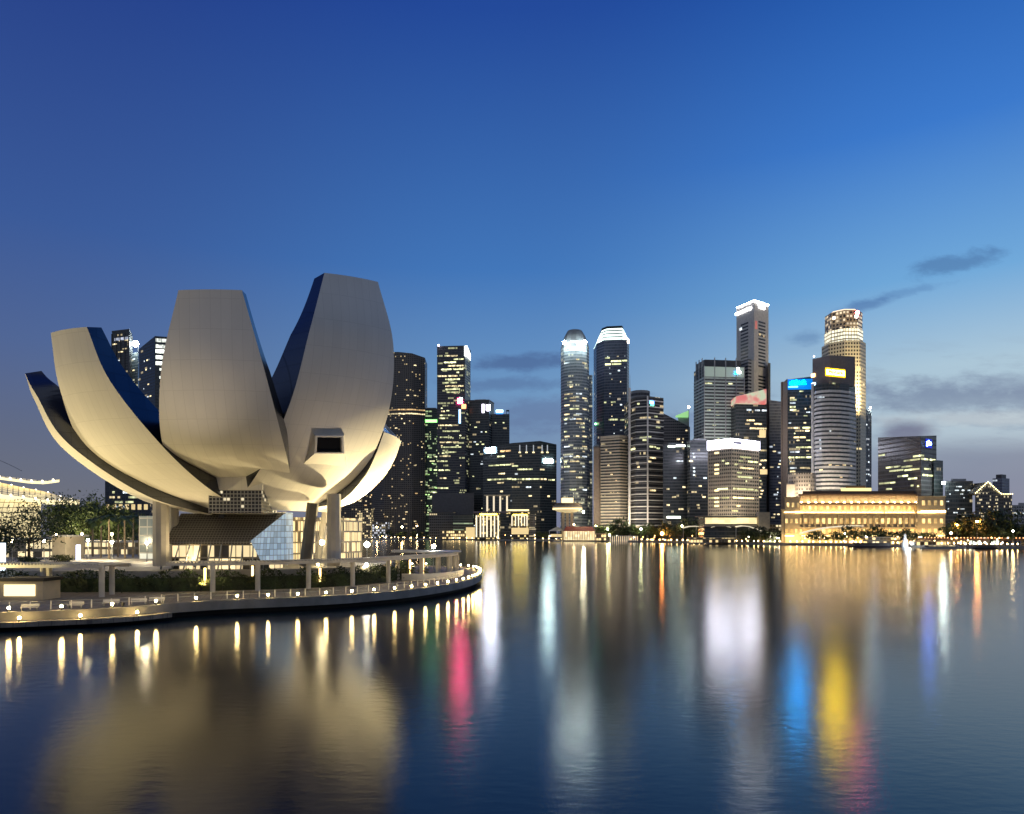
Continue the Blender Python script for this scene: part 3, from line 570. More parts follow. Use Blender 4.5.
# block with glowing white band
fo = quad(708.5, 731.5, 758.5, 745, 22, 26); t_ = tower('office_block', 'beige office block crowned by a broad glowing white band', fo, PZ(447, 745), G_DARK, (4.0, 2.0, .35, W_BEIGE, 16, PZ(447, 745)), cat='office block')
MB().prism(offset(fo, .9), PZ(447.5, 745), PZ(438.5, 745), 0, 1).build('light_band', [emit('sign_lavender_band', (.84, .84, 1), 18), ROOF], t_.root)
sign(t_, 1, 736.5, 443, 11, 3, emit('band_logo_grey', (.4, .4, .55), .5), 'sign_panel', 1.3, .8); sign(t_, 1, 752, 444, 1.5, 1.5, W_GREY, 'sign_glyph', 1.3); sign(t_, 0, 722, 443.5, 1.6, 1.5, W_GREY, 'sign_glyph', 1.3)
mb = MB()
for i in (0, 1):
    a, b_ = Vector(fo[i]), Vector(fo[i + 1]); d = (b_ - a); n = 12
    for k in range(n + 1): mb.obox(a + d * k / n + Vector((d.y, -d.x)).normalized() * .25, d, .7, .6, 14, PZ(448, 745))
mb.build('facade_fins', W_BEIGE, t_.root)
for py in (453, 465, 469.5, 473.5, 490.5, 498, 502, 506): sign(t_, 0, 717, py, 3.2, 1.9, GOLDW, 'window', .5)
for py, a, b_ in ((457, .3, .7), (461, .25, .4), (461, .6, .95), (465, .1, .2), (468, .3, .8), (473, .2, .35), (477, .2, .75), (481, .5, .55), (489, .05, .8), (489.5, .85, .95), (498, .05, .8), (506, .15, .3), (511, 0, .2)): strip(t_.root, fo[1], fo[2], PZ(py, 755), a, b_, YEL if py % 2 else WARM, 1.7, dd=.5)
for py, a, b_ in ((489, .4, .85), (497.5, .0, .3), (498, .6, .9), (461, .6, .7), (464, .75, .9)): strip(t_.root, fo[0], fo[1], PZ(py, 755), a, b_, YEL, 1.7, dd=.5)
facade_fill(t_, 733, 715, 527, 60, 30000, 35)
# slate blue slab
fo = slab(769.5, 784.5, 890, 40); t_ = tower('office_tower', 'slate-blue slab with a sloping top behind the glowing white band block', fo, [PZ(400, 890), PZ(402, 890), PZ(402, 890), PZ(400, 890)], G_BLUE)
wins(t_.root, fo[0], fo[1], 20, PZ(430, 890), 34, [COOL, WARM], lmin=1, lmax=3)
# cyan signed tower
fo = quad(783, 787.5, 812.5, 800, 22, -3); t_ = tower('office_tower', 'dark tower with a cyan glowing sign across its sloping top', fo, [PZ(381, 800), PZ(379.5, 800), PZ(377, 800), PZ(379, 800)], G_DARK)
mb = MB().obox(Vector((fo[0][0] - .5, fo[0][1])), (0, 1), 3, 3, 2, PZ(382, 822)); mb.obox((Vector(fo[0]) + Vector(fo[1])) / 2 + Vector((-.4, 0)), Vector(fo[1]) - Vector(fo[0]), 24, .8, 2, PZ(381, 810)); mb.build('stone_flank', W_BROWN, t_.root)
sign(t_, 1, 799.8, 384.3, 24.5, 10.5, SG_BLUEP, 'sign_panel', .3, .4); lettering(t_, 1, 797.5, 382.7, 4.4, 'citibank', SG_CYAN, .8, .82); sign(t_, 1, 793, 387, 9, 1.3, emit('sign_teal_line', (.1, .7, .6), 6), 'sign_line', .7)
for py, a, b_, m_ in ((398, .1, .3, WARM), (400, .1, .4, YEL), (403, .1, .35, COOL), (407, .1, .35, YEL), (410, .1, .4, YEL), (411, .2, .5, WARM), (428, .0, .45, WARM), (431, .3, .9, WARM), (428, .6, .95, YEL), (437.5, .25, .75, GOLDW), (447.5, .35, .98, YEL), (452, .1, .5, COOL), (457.5, .05, .98, YEL), (468, .1, .4, COOL), (468, .5, .9, WARM), (471.5, .1, .35, WARM), (480, .1, .3, WARM)):
    n = max(1, int((b_ - a) / .2)); s_ = (b_ - a) / n
    for j in range(n): strip(t_.root, fo[1], fo[2], PZ(py, 800), a + j * s_, a + (j + .88) * s_, m_, 1.8)
wins(t_.root, fo[1], fo[2], 30, PZ(390, 800), 40, [YEL, WARM, COOL], lmin=1, lmax=3, hh=1.3)
# bow-fronted banded tower with yellow sign
fo = [(PX(p, yv), yv) for p, yv in ((813.5, 775), (816, 763), (822, 757.5), (829.5, 755), (840, 757), (849, 763), (855.5, 774))]; fo += [(PX(855.5, 774) + 15, 806), (PX(813.5, 775) + 18, 812)]
t_ = tower('office_tower', 'bow-fronted tower ringed with pale bands, bright yellow sign on top', fo, PZ(383, 757), G_DARK, (4.55, 2.5, .7, W_LIGHT, 40, PZ(387, 757)))
fo2 = [(PX(p, yv), yv) for p, yv in ((812.5, 774), (830, 754), (855, 766))]; fo2.append((fo2[0][0] + fo2[2][0] - fo2[1][0], fo2[0][1] + fo2[2][1] - fo2[1][1] + 12))
MB().prism(fo2, PZ(384.5, 757), [PZ(357, 765), PZ(356, 757), PZ(356, 764), PZ(357, 765)], 0, 1).build('crown_box', [mat('bronze_cladding', (.17, .15, .15), .5), ROOF], t_.root)
t_.foot = fo2; sign(t_, 1, 835, 372.8, 24, 8.4, emit('sign_yellow_frame', (1, .55, .01), 1.6), 'sign_panel', .5, .4); sign(t_, 1, 835, 372.8, 21.5, 5.2, emit('sign_yellow_core', (1, .70, .03), 105), 'sign_panel', .8, .4); lettering(t_, 1, 835, 372.6, 4.2, 'Maybank', emit('sign_yellow_letter', (1, .75, .1), 1.1), 1.2, .95)
MB().tube((PX(812.8, 771), 771, 2), (PX(812.8, 771), 771, PZ(384, 771)), 1.7, n=8).build('corner_pillar', W_LIGHT, t_.root)
beacon(t_, PX(814, 765), 765, PZ(356.3, 765), .9, SG_PALE); sign(t_, 0, 813.5, 375.5, 2, 3.5, emit('orange_logo', (1, .5, .2), 7), 'sign_glyph', .6); sign(t_, 0, 813.8, 384.5, 2, 3.5, emit('ice_logo', (.4, .7, 1), 6), 'sign_glyph', .6); sign(t_, 1, 833.5, 383.5, 3, 1.4, YEL, 'sign_glyph', .6)
t_.foot = fo
for i, px, py, wp in ((2, 820, 397.5, 5), (2, 822, 397, 4), (4, 848, 392, 4), (3, 830, 431, 1.8), (2, 820.5, 444, 1.8), (2, 820, 440, 1.6), (2, 820.5, 448.5, 1.4), (3, 837, 466, 4), (3, 830, 465, 3), (4, 844, 465, 4), (2, 821, 470, 3), (4, 841, 477, 3), (5, 851, 466, 3)): sign(t_, i, px, py, wp, 1.6, WARM if py > 460 else COOL, 'window', .3)
facade_fill(t_, 834, 728, 505, 40, 32000, 22)
# gold-lit octagonal tower
def octa(L, Rr, Y): return ngon(L, Rr, Y, 8, ph=.5)
UM = facade('golden_grid', (.62, .56, .42), (.05, .05, .05), 3.3, 4.3, .42, .45, lit=.04, litcol=(1, .8, .4), ls=1)
fo = octa(823.5, 863.5, 850); t_ = tower('office_tower', 'tallest gold-lit tower, eight-sided, with red lamp at its crown', fo, PZ(342, 835), UM)
MB().prism(octa(826, 861, 850), PZ(343, 835), PZ(329, 835), 0, 1).build('lit_collar', [facade('collar_grid', (.75, .68, .5), (.6, .55, .4), 3.3, 4.3, .25, .3, lit=1.5, litcol=(1, .9, .62), ls=1.35, runs=1, off=-1, tv=.7), ROOF], t_.root)
MB().prism(octa(826.5, 860.5, 850), PZ(329, 835), PZ(311, 835), 0, 1).build('crown', [facade('crown_stone_glow', (.5, .38, .26), (.07, .06, .06), 4, 4.5, .4, .4, lit=.75, litcol=(1, .8, .52), ls=.85, runs=2), ROOF], t_.root)  # crown stone emits gold itself in place of floodlight on it
MB().prism(octa(830, 857, 850), PZ(311, 835), PZ(309, 835), 0, 1).build('roof_plant', [emit('crown_rim_light', (1, .75, .5), 1.5), ROOF], t_.root)
beacon(t_, PX(856.5, 833), 833, PZ(313, 833), 3.0, SG_RED, 'crown_lamp'); beacon(t_, PX(856, 832), 832, PZ(316.5, 832), 2.4, emit('pink_white_lamp', (1, .85, .85), 12), 'crown_lamp'); beacon(t_, PX(832, 836), 831, PZ(318, 831), 1.8, emit('warm_white_lamp', (1, .9, .7), 8), 'crown_lamp')
MB().prism(slab(853, 861.5, 834, 30), 2, PZ(384, 834), 0, 1).build('lower_shaft', [UM, ROOF], t_.root)
for px, py, wp, hp in ((858.5, 395, 5, 11), (858.5, 409, 4, 5)): window(t_.root, (PX(px, 833), 833, PZ(py, 833)), 0, wp * 1.19, hp * 1.19, emit('collar_light', (1, .9, .6), 1.15), .8, 'lit_panel')
UPW = (1, .78, .4)
ul = bpy.data.lights.new('tower_floodlight', 'AREA'); ul.shape = 'RECTANGLE'; ul.size = 50; ul.size_y = 6; ul.energy = 850000; ul.color = UPW
o = bpy.data.objects.new('tower_floodlight', ul); o.location = (PX(843, 800), 803, PZ(404, 800)); o.rotation_euler = (R(158), 0, 0); link(o, t_.root)
t_ = tower('office_tower', 'slim grey residential tower just right of the gold-lit tower', quad(859, 864, 871, 900, 12, 8), PZ(409, 900), facade('slim_grey', (.25, .26, .28), (.08, .09, .1), 2, 3.6, .2, .4, lit=.05, ls=.7, litcol=(.9, .95, 1)), fins=(4, .6, .6, W_GREY, 4, PZ(409, 900)))
wins(t_.root, t_.foot[1], t_.foot[2], 20, t_.zt - 2, 30, [COOL], lmin=1, lmax=3); beacon(t_, PX(870, 906), 905, PZ(408, 905), 1.2, BRIGHT); wins(t_.root, t_.foot[0], t_.foot[1], 20, t_.zt - 2, 22, [COOL, YEL], lmin=1, lmax=2)
# black sloping block with blue sign
fo = [(PX(p, yv), yv) for p, yv in ((878, 690), (921, 640), (936.5, 655))]; fo.append((fo[0][0] + fo[2][0] - fo[1][0], 705)); t_ = tower('office_block', 'black block with a sloping roofline and a blue glowing sign at its corner', fo, [PZ(437.5, 690), PZ(436, 640), PZ(435.5, 655), PZ(437.5, 705)], facade('glass_black_warm', (.1, .095, .1), (.07, .068, .075), 1.6, 4.2, .06, .3, lit=.0, ls=.5), cat='office block')
sign(t_, 1, 928.5, 443.5, 10, 9, emit('sign_navy_glow', (.01, .02, .35), 1.0), 'sign_panel', .25); lettering(t_, 1, 928.3, 443, 4.6, 'ybs', emit('sign_letter_blue', (.14, .3, 1), 60), .7, 1.0)
MB().prism(quad(930, 934, 943, 648, 8, 6), 2, PZ(460, 648), 0, 1).build('lower_wing', [G_DARK, ROOF], t_.root)
for i, py, a, b_ in ((0, 456, .83, 1), (1, 455.5, .0, .2), (0, 460, .62, .98), (1, 459.5, 0, .95), (0, 455, .02, .18), (0, 467, .2, .55), (0, 466.5, .57, .82), (0, 470.5, .28, .62), (0, 469.5, .64, .98), (1, 469, .2, .6), (0, 476, .48, .72), (0, 478.5, .72, .93), (1, 475.5, .1, .95), (0, 483, .03, .43), (0, 489, .2, .35), (0, 485.5, .78, .84), (0, 486, .92, .96)):
    n = max(1, int((b_ - a) / .12)); s_ = (b_ - a) / n; yv = fo[i][1] + (fo[i + 1][1] - fo[i][1]) * (a + b_) / 2
    for j in range(n): strip(t_.root, fo[i], fo[i + 1], PZ(py, yv), a + j * s_, a + (j + .93) * s_, YEL, 1.6)
t_ = tower('office_block', 'plain dark block with a white corner lamp, right of the golden hotel', slab(945, 972.5, 640, 25), PZ(482, 640), G_DARK2, parapet=(1, W_DARK), cat='office block'); beacon(t_, PX(943.5, 636), 636, PZ(483, 636), 1.4, BRIGHT)
wins(t_.root, t_.foot[0], t_.foot[1], 14, t_.zt - 2, 34, [COOL, WARM], fh=3.4, mod=1.3, hh=1.0, lmin=1, lmax=4)
fo = slab(975, 1000, 630, 25); gm = facade('gable_wall', (.13, .12, .115), (.05, .05, .052), 1.6, 3.0, .35, .4, lit=.25, litcol=(1, .85, .55), ls=.5, runs=1)
t_ = tower('gabled_block', 'dark gabled block outlined with small roof bulbs near the right edge', fo, PZ(494, 630), gm, cat='building')
mb = MB(); steps = 7
for k in range(steps):
    f0 = k / steps * .5; mb.box(fo[0][0] + (fo[1][0] - fo[0][0]) * f0, fo[1][0] - (fo[1][0] - fo[0][0]) * f0, 630, 654, PZ(494, 630) + k * 1.5, PZ(494, 630) + (k + 1) * 1.5)
mb.build('stepped_gable', gm, t_.root); mb = MB().prism(slab(999.8, 1012, 634, 22), 2, PZ(494.5, 634), 0, 1).build('side_wing', [gm, ROOF], t_.root)
BULB = emit('roof_bulb', (1, .82, .35), 9)
for k in range(17):
    f0 = k / 16; zz_ = PZ(494, 630) + .8 + (1 - abs(2 * f0 - 1)) * 10.2
    MB().ball((fo[0][0] + (fo[1][0] - fo[0][0]) * f0, 629.2, zz_), .45, 0, 6, 4).build('roof_bulb', BULB, t_.root)
for k in range(7): MB().ball((PX(1001 + k * 1.8, 634), 633.2, PZ(494, 634)), .4, 0, 6, 4).build('roof_bulb', BULB, t_.root)
wins(t_.root, fo[0], fo[1], 6, t_.zt, 24, [WARM], fh=3.0, mod=1.6, hh=.8, lmin=1, lmax=1)
t_ = tower('office_tower', 'distant plain slate tower peeping over the gabled block', quad(992.5, 1002, 1009.5, 900, 8, 10), PZ(478, 900), G_BLUE, plant=(.6, 5, W_DARK))
t_ = tower('office_block', 'pale distant low block at the far right edge of the city', slab(1011, 1040, 850, 30), PZ(505, 850), facade('pale_block', (.4, .4, .4), (.1, .1, .1), 3, 3.6, .3, .4, lit=.1, ls=.8), cat='office block', plant=(.5, 3, W_GREY))
wins(t_.root, t_.foot[0], t_.foot[1], 4, t_.zt, 20, [WARM, COOL], mod=2)

# ------------------------------------------------------------------ lotus-shaped museum
AX = Vector((-50.0, 140.0))
def cr(c, t):
    n = len(c) - 1; x = t * n; i = min(int(x), n - 1); f = x - i
    cc = [2 * c[0] - c[1]] + list(c) + [2 * c[-1] - c[-2]]; p0, p1, p2, p3 = cc[i:i + 4]
    return .5 * (2 * p1 + (p2 - p0) * f + (2 * p0 - 5 * p1 + 4 * p2 - p3) * f * f + (-p0 + 3 * p1 - 3 * p2 + p3) * f ** 3)
pm = bpy.data.materials.new('museum_white_skin'); pm.use_nodes = True; t = NT(pm.node_tree); b = pm.node_tree.nodes['Principled BSDF']
u, v, _ = t.xyz(t.n('ShaderNodeUVMap').outputs[0]); pos = t.n('ShaderNodeNewGeometry').outputs['Position']
seam = t.m('MAXIMUM', t.m('LESS_THAN', t.m('FRACT', t.m('DIVIDE', u, 1.5)), .05), t.m('LESS_THAN', t.m('FRACT', t.m('DIVIDE', v, 4.5)), .02))
ns = t.noise(t.vm('MULTIPLY', pos, (1, 1, .25)), .35, 5, .65)
pan = t.white(t.comb(t.m('FLOOR', t.m('DIVIDE', u, 1.5)), t.m('FLOOR', t.m('DIVIDE', v, 4.5)), 0))
k = t.m('MULTIPLY', t.m('ADD', .93, t.m('MULTIPLY', pan, .04)), t.m('MULTIPLY', t.m('ADD', .94, t.m('MULTIPLY', ns, .12)), t.m('SUBTRACT', 1, t.m('MULTIPLY', seam, .11))))
vs = t.n('ShaderNodeVectorMath', operation='SCALE'); vs.inputs[0].default_value = (.74, .71, .66); t.put(vs.inputs[3], k); t.put(b.inputs['Base Color'], vs.outputs[0])
b.inputs['Roughness'].default_value = .65; b.inputs['Specular IOR Level'].default_value = .2
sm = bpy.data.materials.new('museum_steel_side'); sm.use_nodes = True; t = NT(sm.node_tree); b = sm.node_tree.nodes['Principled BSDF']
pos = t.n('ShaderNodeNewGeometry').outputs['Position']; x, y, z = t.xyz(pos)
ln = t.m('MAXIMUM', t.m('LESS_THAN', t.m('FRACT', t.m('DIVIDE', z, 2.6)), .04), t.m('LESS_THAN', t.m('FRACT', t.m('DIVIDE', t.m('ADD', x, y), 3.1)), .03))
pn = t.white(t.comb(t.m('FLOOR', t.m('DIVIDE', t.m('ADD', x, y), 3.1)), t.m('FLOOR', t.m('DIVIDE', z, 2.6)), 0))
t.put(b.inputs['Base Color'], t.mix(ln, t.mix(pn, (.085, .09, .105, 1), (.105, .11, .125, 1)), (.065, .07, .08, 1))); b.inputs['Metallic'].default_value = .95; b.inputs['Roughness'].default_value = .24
GLASS = mat('skylight_glass', (.4, .5, .6), .12, .7); BLACKG = mat('black_glass', (.008, .008, .01), .12)
museum = thing('museum', 'white lotus-shaped museum of curved upswept petals, floodlit beside the water', 'museum', (AX.x, AX.y, 5.2))
def petal(azd, r, z, w_, sk, k0, k1, nar=.035, tilt=0, N=44, M=11):
    az = R(azd); d = Vector((math.cos(az), math.sin(az))); q = Vector((-d.y, d.x))
    out, inn, uo = [], [], []; vv = 0; prev = None
    for i in range(N + 1):
        tt = i / N; rr_, zz_, ww = cr(r, tt), cr(z, tt), max(.5, cr(w_, tt)); e = 1e-3; t0, t1 = max(0, tt - e), min(1, tt + e)
        dr, dz_ = cr(r, t1) - cr(r, t0), cr(z, t1) - cr(z, t0); L = math.hypot(dr, dz_); nr, nz_ = -dz_ / L, dr / L
        kk = k0 + (k1 - k0) * tt; lift = tilt * tt ** 5; wi = ww * max(.62, 1 - nar * kk)
        ro, ri, ru = [], [], []
        if prev: vv += math.hypot(rr_ - prev[0], zz_ - prev[1])
        prev = (rr_, zz_)
        for j in range(M):
            s_ = -1 + 2 * j / (M - 1); lat = ww * s_; p = AX + d * (rr_ - lat * lat / 60) + q * lat; ro.append((p.x, p.y, zz_ + s_ * sk * tt)); ru.append((lat, vv))
            lat = wi * s_; p = AX + d * (rr_ + nr * kk - lat * lat / 60) + q * lat; ri.append((p.x, p.y, zz_ + nz_ * kk + s_ * sk * tt + lift))
        out.append(ro); inn.append(ri); uo.append(ru)
    mb = MB().sheet(out, 0, uo)
    o = mb.build('petal', [pm], museum, smooth=True, weld=True)
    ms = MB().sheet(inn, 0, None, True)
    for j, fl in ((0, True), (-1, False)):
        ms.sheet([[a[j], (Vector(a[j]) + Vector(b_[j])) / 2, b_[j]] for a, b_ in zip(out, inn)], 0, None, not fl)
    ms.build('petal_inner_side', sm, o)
    # open tip: white rim and recessed skylight
    ring_o = out[-1] + inn[-1][::-1]; c = sum((Vector(p) for p in ring_o), Vector()) / len(ring_o); nrm = Vector((d.x * nr, d.y * nr, nz_)).cross(Vector((q.x, q.y, 0))).normalized()
    if nrm.z < 0: nrm = -nrm
    rin = [c + (Vector(p) - c) * .84 for p in ring_o]; rlow = [p - nrm * .5 for p in rin]; mr = MB(); n = len(ring_o)
    for i in range(n):
        a, b_ = ring_o[i], ring_o[(i + 1) % n]; mr.face([a, b_, rin[(i + 1) % n], rin[i]]); mr.face([rin[i], rin[(i + 1) % n], rlow[(i + 1) % n], rlow[i]])
    mr.build('petal_rim', WHITEP, o); MB().face(rlow) or None
    g = MB(); g.face(rlow); g.build('skylight', GLASS, o)
    return o
petal(-81.9, [8.4, 21.0, 30.2, 35.4, 36.5], [19.3, 22.4, 26.2, 36.2, 48.0], [7.2, 8.7, 9.2, 7.5, 4.5], .22, 7, 2.6, .0)
pd = petal(-43.4, [10.7, 22.2, 30.3, 33.2, 32.1], [16.0, 23.5, 33.5, 44.5, 55.0], [10.4, 10.3, 9.7, 8.3, 5.3], .63, 11, 2.8, -.012)
petal(-120.2, [10.6, 21.9, 30.5, 35.4, 37.3], [15.9, 20.3, 26.1, 35.3, 43.2], [6.7, 9.4, 10.5, 7.1, 5.1], -.27, 9, 2.6)
petal(-148.3, [10.4, 22.0, 33.5, 37.6, 38.9], [15.2, 18.4, 26.7, 34.6, 38.8], [5.3, 7.1, 7.1, 5.4, 1.0], .12, 8, 2.4)
petal(-6.1, [9.9, 17.4, 22.8, 25.7, 27.5], [16.4, 17.8, 22.0, 26.2, 30.6], [4.0, 3.6, 5.0, 6.0, 6.2], -.12, 6, 3.2, .035, 1.9)
for a_ in (36, 80, 124, 166): petal(a_, [9, 16, 20.5, 22.5, 23], [17, 18, 19.8, 22.2, 24.8], [5, 6, 7, 6, 4.5], 0, 5, 2.2, N=20)
mb = MB()
def rev(prof, mi, n=36, flip=False):
    rows = [[(AX.x + r_ * math.cos(2 * math.pi * k / n), AX.y + r_ * math.sin(2 * math.pi * k / n), z_) for k in range(n + 1)] for r_, z_ in prof]
    mb.sheet(rows, mi, None, flip)
rev([(.05, 16.6), (6, 16.7), (9, 17.6), (13, 20)], 0); rev([(16, 23), (10, 22), (.05, 19.5)], 0)
mb.build('bowl', pm, museum, smooth=True)
# projecting window box on the right petal
def U(px, py, Y): return (PX(px, Y), Y, PZ(py, Y))
fr = [U(314.5, 453.5, 119.2), U(344, 453.5, 122.4), U(343.5, 436, 120.6), U(315.5, 435.5, 117.5)]; bk = [U(299, 468, 123), U(347, 471, 130), U(344.8, 433.8, 122.9), U(313, 433.8, 119.2)]
mb = MB()
for i in range(4):
    mb.face([bk[i], bk[(i + 1) % 4], fr[(i + 1) % 4], fr[i]])
c = sum((Vector(p) for p in fr), Vector()) / 4; fi = [c + (Vector(p) - c) * .86 for p in fr]; fd = [p + Vector((-.35, .5, 0)) for p in fi]
for i in range(4): mb.face([fr[i], fr[(i + 1) % 4], fi[(i + 1) % 4], fi[i]]); mb.face([fi[i], fi[(i + 1) % 4], fd[(i + 1) % 4], fd[i]])
wb = mb.build('window_box', pm, museum); g = MB(); g.face(fd); g.build('pane', BLACKG, wb)
# glazed lattice core under the bowl
LAT = facade('lattice_core', (.28, .27, .25), (.03, .03, .035), .62, .62, .22, .22, lit=.16, litcol=(1, .85, .55), ls=.8, runs=2)
MB().prism([(PX(208.5, 122.3), 122.3), (PX(261.5, 122.3), 122.3), (-45, 134), (-55, 134)], PZ(513, 122.3), PZ(490, 122.3), 0, None, True).build('lattice_core', LAT, museum)
MB().prism([(PX(207, 122.1), 122), (PX(262.5, 122), 122), (-45, 134), (-55, 134)], PZ(489.9, 122), 22.2, 0, None, True).build('core_collar', pm, museum)
# sloping louvred entrance roof, lobby and glass wedge
lv = bpy.data.materials.new('louvre_roof'); lv.use_nodes = True; t = NT(lv.node_tree); b = lv.node_tree.nodes['Principled BSDF']
x, y, z = t.xyz(t.n('ShaderNodeNewGeometry').outputs['Position']); l1 = t.m('LESS_THAN', t.m('FRACT', t.m('DIVIDE', x, .55)), .22); l2 = t.m('LESS_THAN', t.m('FRACT', t.m('DIVIDE', z, .42)), .3)
t.put(b.inputs['Base Color'], t.mix(t.m('MAXIMUM', l1, l2), (.07, .064, .055, 1), (.24, .22, .185, 1))); b.inputs['Roughness'].default_value = .35
Yb, Yt = 127.5, 133.0
tl, tr = U(181, 513.5, Yt), U(285.5, 513, Yt); bl, br = U(165, 541, Yb), U(249, 541.5, Yb); br2 = U(262, 562, Yb); zf = 5.2
mb = MB(); mb.face([bl, br, tr, tl]); mb.face([(p[0], p[1], p[2] - .5) for p in (tl, tr, br, bl)])
for a, b_ in ((bl, br), (br, tr), (tr, tl), (tl, bl)): mb.face([(a[0], a[1], a[2] - .5), (b_[0], b_[1], b_[2] - .5), b_, a])
mb.build('entrance_roof', lv, museum)
LOB = facade('lobby_glazing', (.25, .22, .17), (.1, .09, .07), 1.3, 2.4, .12, .1, lit=.8, litcol=(1, .78, .42), ls=1.15, runs=2)
MB().prism([(bl[0] + .8, Yb + .8), (br[0] + 1.5, Yb + .8), (tr[0] - .5, Yt), (tl[0], Yt)], zf, 10.0, 0).build('lobby', LOB, museum)
mb = MB()
for k in range(9): f = k / 8; xx = bl[0] + (br[0] - bl[0]) * f; mb.tube((xx - .9 + f * 1.4, Yb + .2, zf), (xx + .6, Yb + .5, 10.2), .14, n=6)
mb.build('lobby_struts', GREYM, museum)
BLUEG = facade('blue_glass_wedge', (.3, .34, .38), (.4, .48, .55), .5, 1.1, .1, .06, lit=1.5, litcol=(.5, .7, .9), ls=.42, runs=1, rough=.12, off=-1, tv=.5)
wl, wt, wr, wb_ = U(250.5, 541, 127.3), U(286, 512.5, 131), U(286.5, 563, 131), U(262, 563, 127.3)
mb = MB(); uvf = lambda ps: [(p[0], p[2]) for p in ps]
ps = [wb_, wr, wt, wl]; mb.face(ps, 0, uvf(ps)); bkp = [(p[0] + .6, p[1] + 2.2, p[2]) for p in ps]
for i in range(4): qd = [ps[(i + 1) % 4], ps[i], bkp[i], bkp[(i + 1) % 4]]; mb.face(qd, 0, [(p[1], p[2]) for p in qd])
mb.build('glass_wedge', BLUEG, museum)
def column(px0, y0, px1, y1, Y, wpx, m_, name='column', n=4, dY=0):
    r_ = wpx * Y / F / 2 * 1.05
    return MB().tube(U(px0, y0, Y), U(px1, y1, Y + dY), r_, n=10).build(name, m_, museum, smooth=False)
CLAD = mat('column_cladding', (.46, .43, .38), .55, var=.08)
column(161, 566, 161, 494, 127, 15, CLAD); column(174, 566, 174, 490, 131, 9, CLAD)
column(334, 566, 334, 494, 131, 13, CLAD); column(305, 566, 313, 503, 132, 11, mat('dark_clad_leg', (.13, .12, .105), .6), 'leg')
for px in (273, 279.5, 286): column(px, 566, px + (279 - px) * .3, 512, 143, 4, WHITEP)
column(323, 566, 333, 512, 140, 5, CLAD, 'brace'); column(327, 523, 341, 542, 134, 4, CLAD, 'brace'); column(318, 566, 326, 510, 146, 7, CLAD)
MB().box(PX(219, 132), PX(224, 132), 132, 133, 14.5, 17).build('support_block', DARKM, museum)

# ------------------------------------------------------------------ promontory: promenade, plaza
edge = [(-230, 66), (-140, 78), (-100, 81.5), (-78, 83.5), (-65, 85.5), (-56.5, 88.5), (-50.7, 91.8), (-46.4, 98), (-41.4, 102), (-37, 104), (-31.7, 106.5), (-26.3, 110), (-22, 114.5), (-17.7, 120), (-13.4, 129), (-10.3, 138), (-8.2, 149), (-7.3, 161), (-7.5, 174), (-8.8, 186), (-10.8, 194), (-14.3, 200), (-22, 206), (-35, 209)]
def spline(P, step):
    out = []; n = len(P)
    for i in range(n - 1):
        p0 = Vector(P[max(0, i - 1)]); p1, p2 = Vector(P[i]), Vector(P[i + 1]); p3 = Vector(P[min(n - 1, i + 2)]); k = max(2, int((p2 - p1).length / step))
        for j in range(k):
            f = j / k; out.append(.5 * (2 * p1 + (p2 - p0) * f + (2 * p0 - 5 * p1 + 4 * p2 - p3) * f * f + (3 * p1 - p0 - 3 * p2 + p3) * f ** 3))
    return out + [Vector(P[-1])]
ED = spline(edge, 2.0)
def inset(P, d):
    out = []
    for i, p in enumerate(P):
        tt = (P[min(len(P) - 1, i + 1)] - P[max(0, i - 1)]).normalized(); out.append(p + Vector((-tt.y, tt.x)) * d)
    return out
back = [(-70, 226), (-110, 330), (-240, 430), (-620, 470), (-700, 60)]
DECK = mat('deck_boards', (.22, .19, .16), .7, var=.25, vs=.8)
nt_ = NT(DECK.node_tree); bs = DECK.node_tree.nodes['Principled BSDF']; lk = bs.inputs['Base Color'].links[0].from_socket; xx_, yy_, _ = nt_.xyz(nt_.n('ShaderNodeNewGeometry').outputs['Position'])
jt = nt_.m('MAXIMUM', nt_.m('LESS_THAN', nt_.m('FRACT', nt_.m('DIVIDE', nt_.m('ADD', xx_, nt_.m('MULTIPLY', yy_, .35)), 1.4)), .07), nt_.m('LESS_THAN', nt_.m('FRACT', nt_.m('DIVIDE', nt_.m('SUBTRACT', yy_, nt_.m('MULTIPLY', xx_, .35)), 1.4)), .07))
nt_.put(bs.inputs['Base Color'], nt_.mix(nt_.m('MULTIPLY', jt, .6), lk, (.06, .055, .05, 1))); KERB = mat('kerb_concrete', (.24, .23, .21), .75, var=.18); UNDER = mat('dark_underside', (.02, .02, .02), .9)
top = [tuple(p) for p in ED] + back
mb = MB(); mb.prism(top, .75, 1.9, 1, 0); mb.prism([tuple(p) for p in inset(ED, 1.6)] + [(-71, 224)] + back[1:], -1, .75, 2)
kind(mb.build('promenade', [DECK, KERB, UNDER]), 'structure')
e2 = inset(ED, .25); mb = MB()
for a, b_ in zip(e2, e2[1:]): mb.obox((a + b_) / 2, b_ - a, (b_ - a).length + .05, .5, 1.904, 2.12)
kind(mb.build('kerb', KERB), 'structure')
low = [p for p in ED if -200 < p.x < -47]; lo = inset(low, -2.0)
mb = MB().prism([tuple(p) for p in lo] + [tuple(p + Vector((0, -.01))) for p in reversed(low)], .45, 1.05, 0, 0, True); kind(mb.build('pavement_lower_step', [DECK]), 'structure')
pz = [(-700, 128), (-220, 128), (-90, 122), (-70, 121.5), (-58, 122), (-50, 124), (-42, 127), (-36, 131), (-31, 136), (-27.5, 143), (-26, 151), (-27, 162), (-32, 172), (-45, 180), (-60, 200), (-76, 226), (-118, 326), (-250, 424), (-620, 464)]
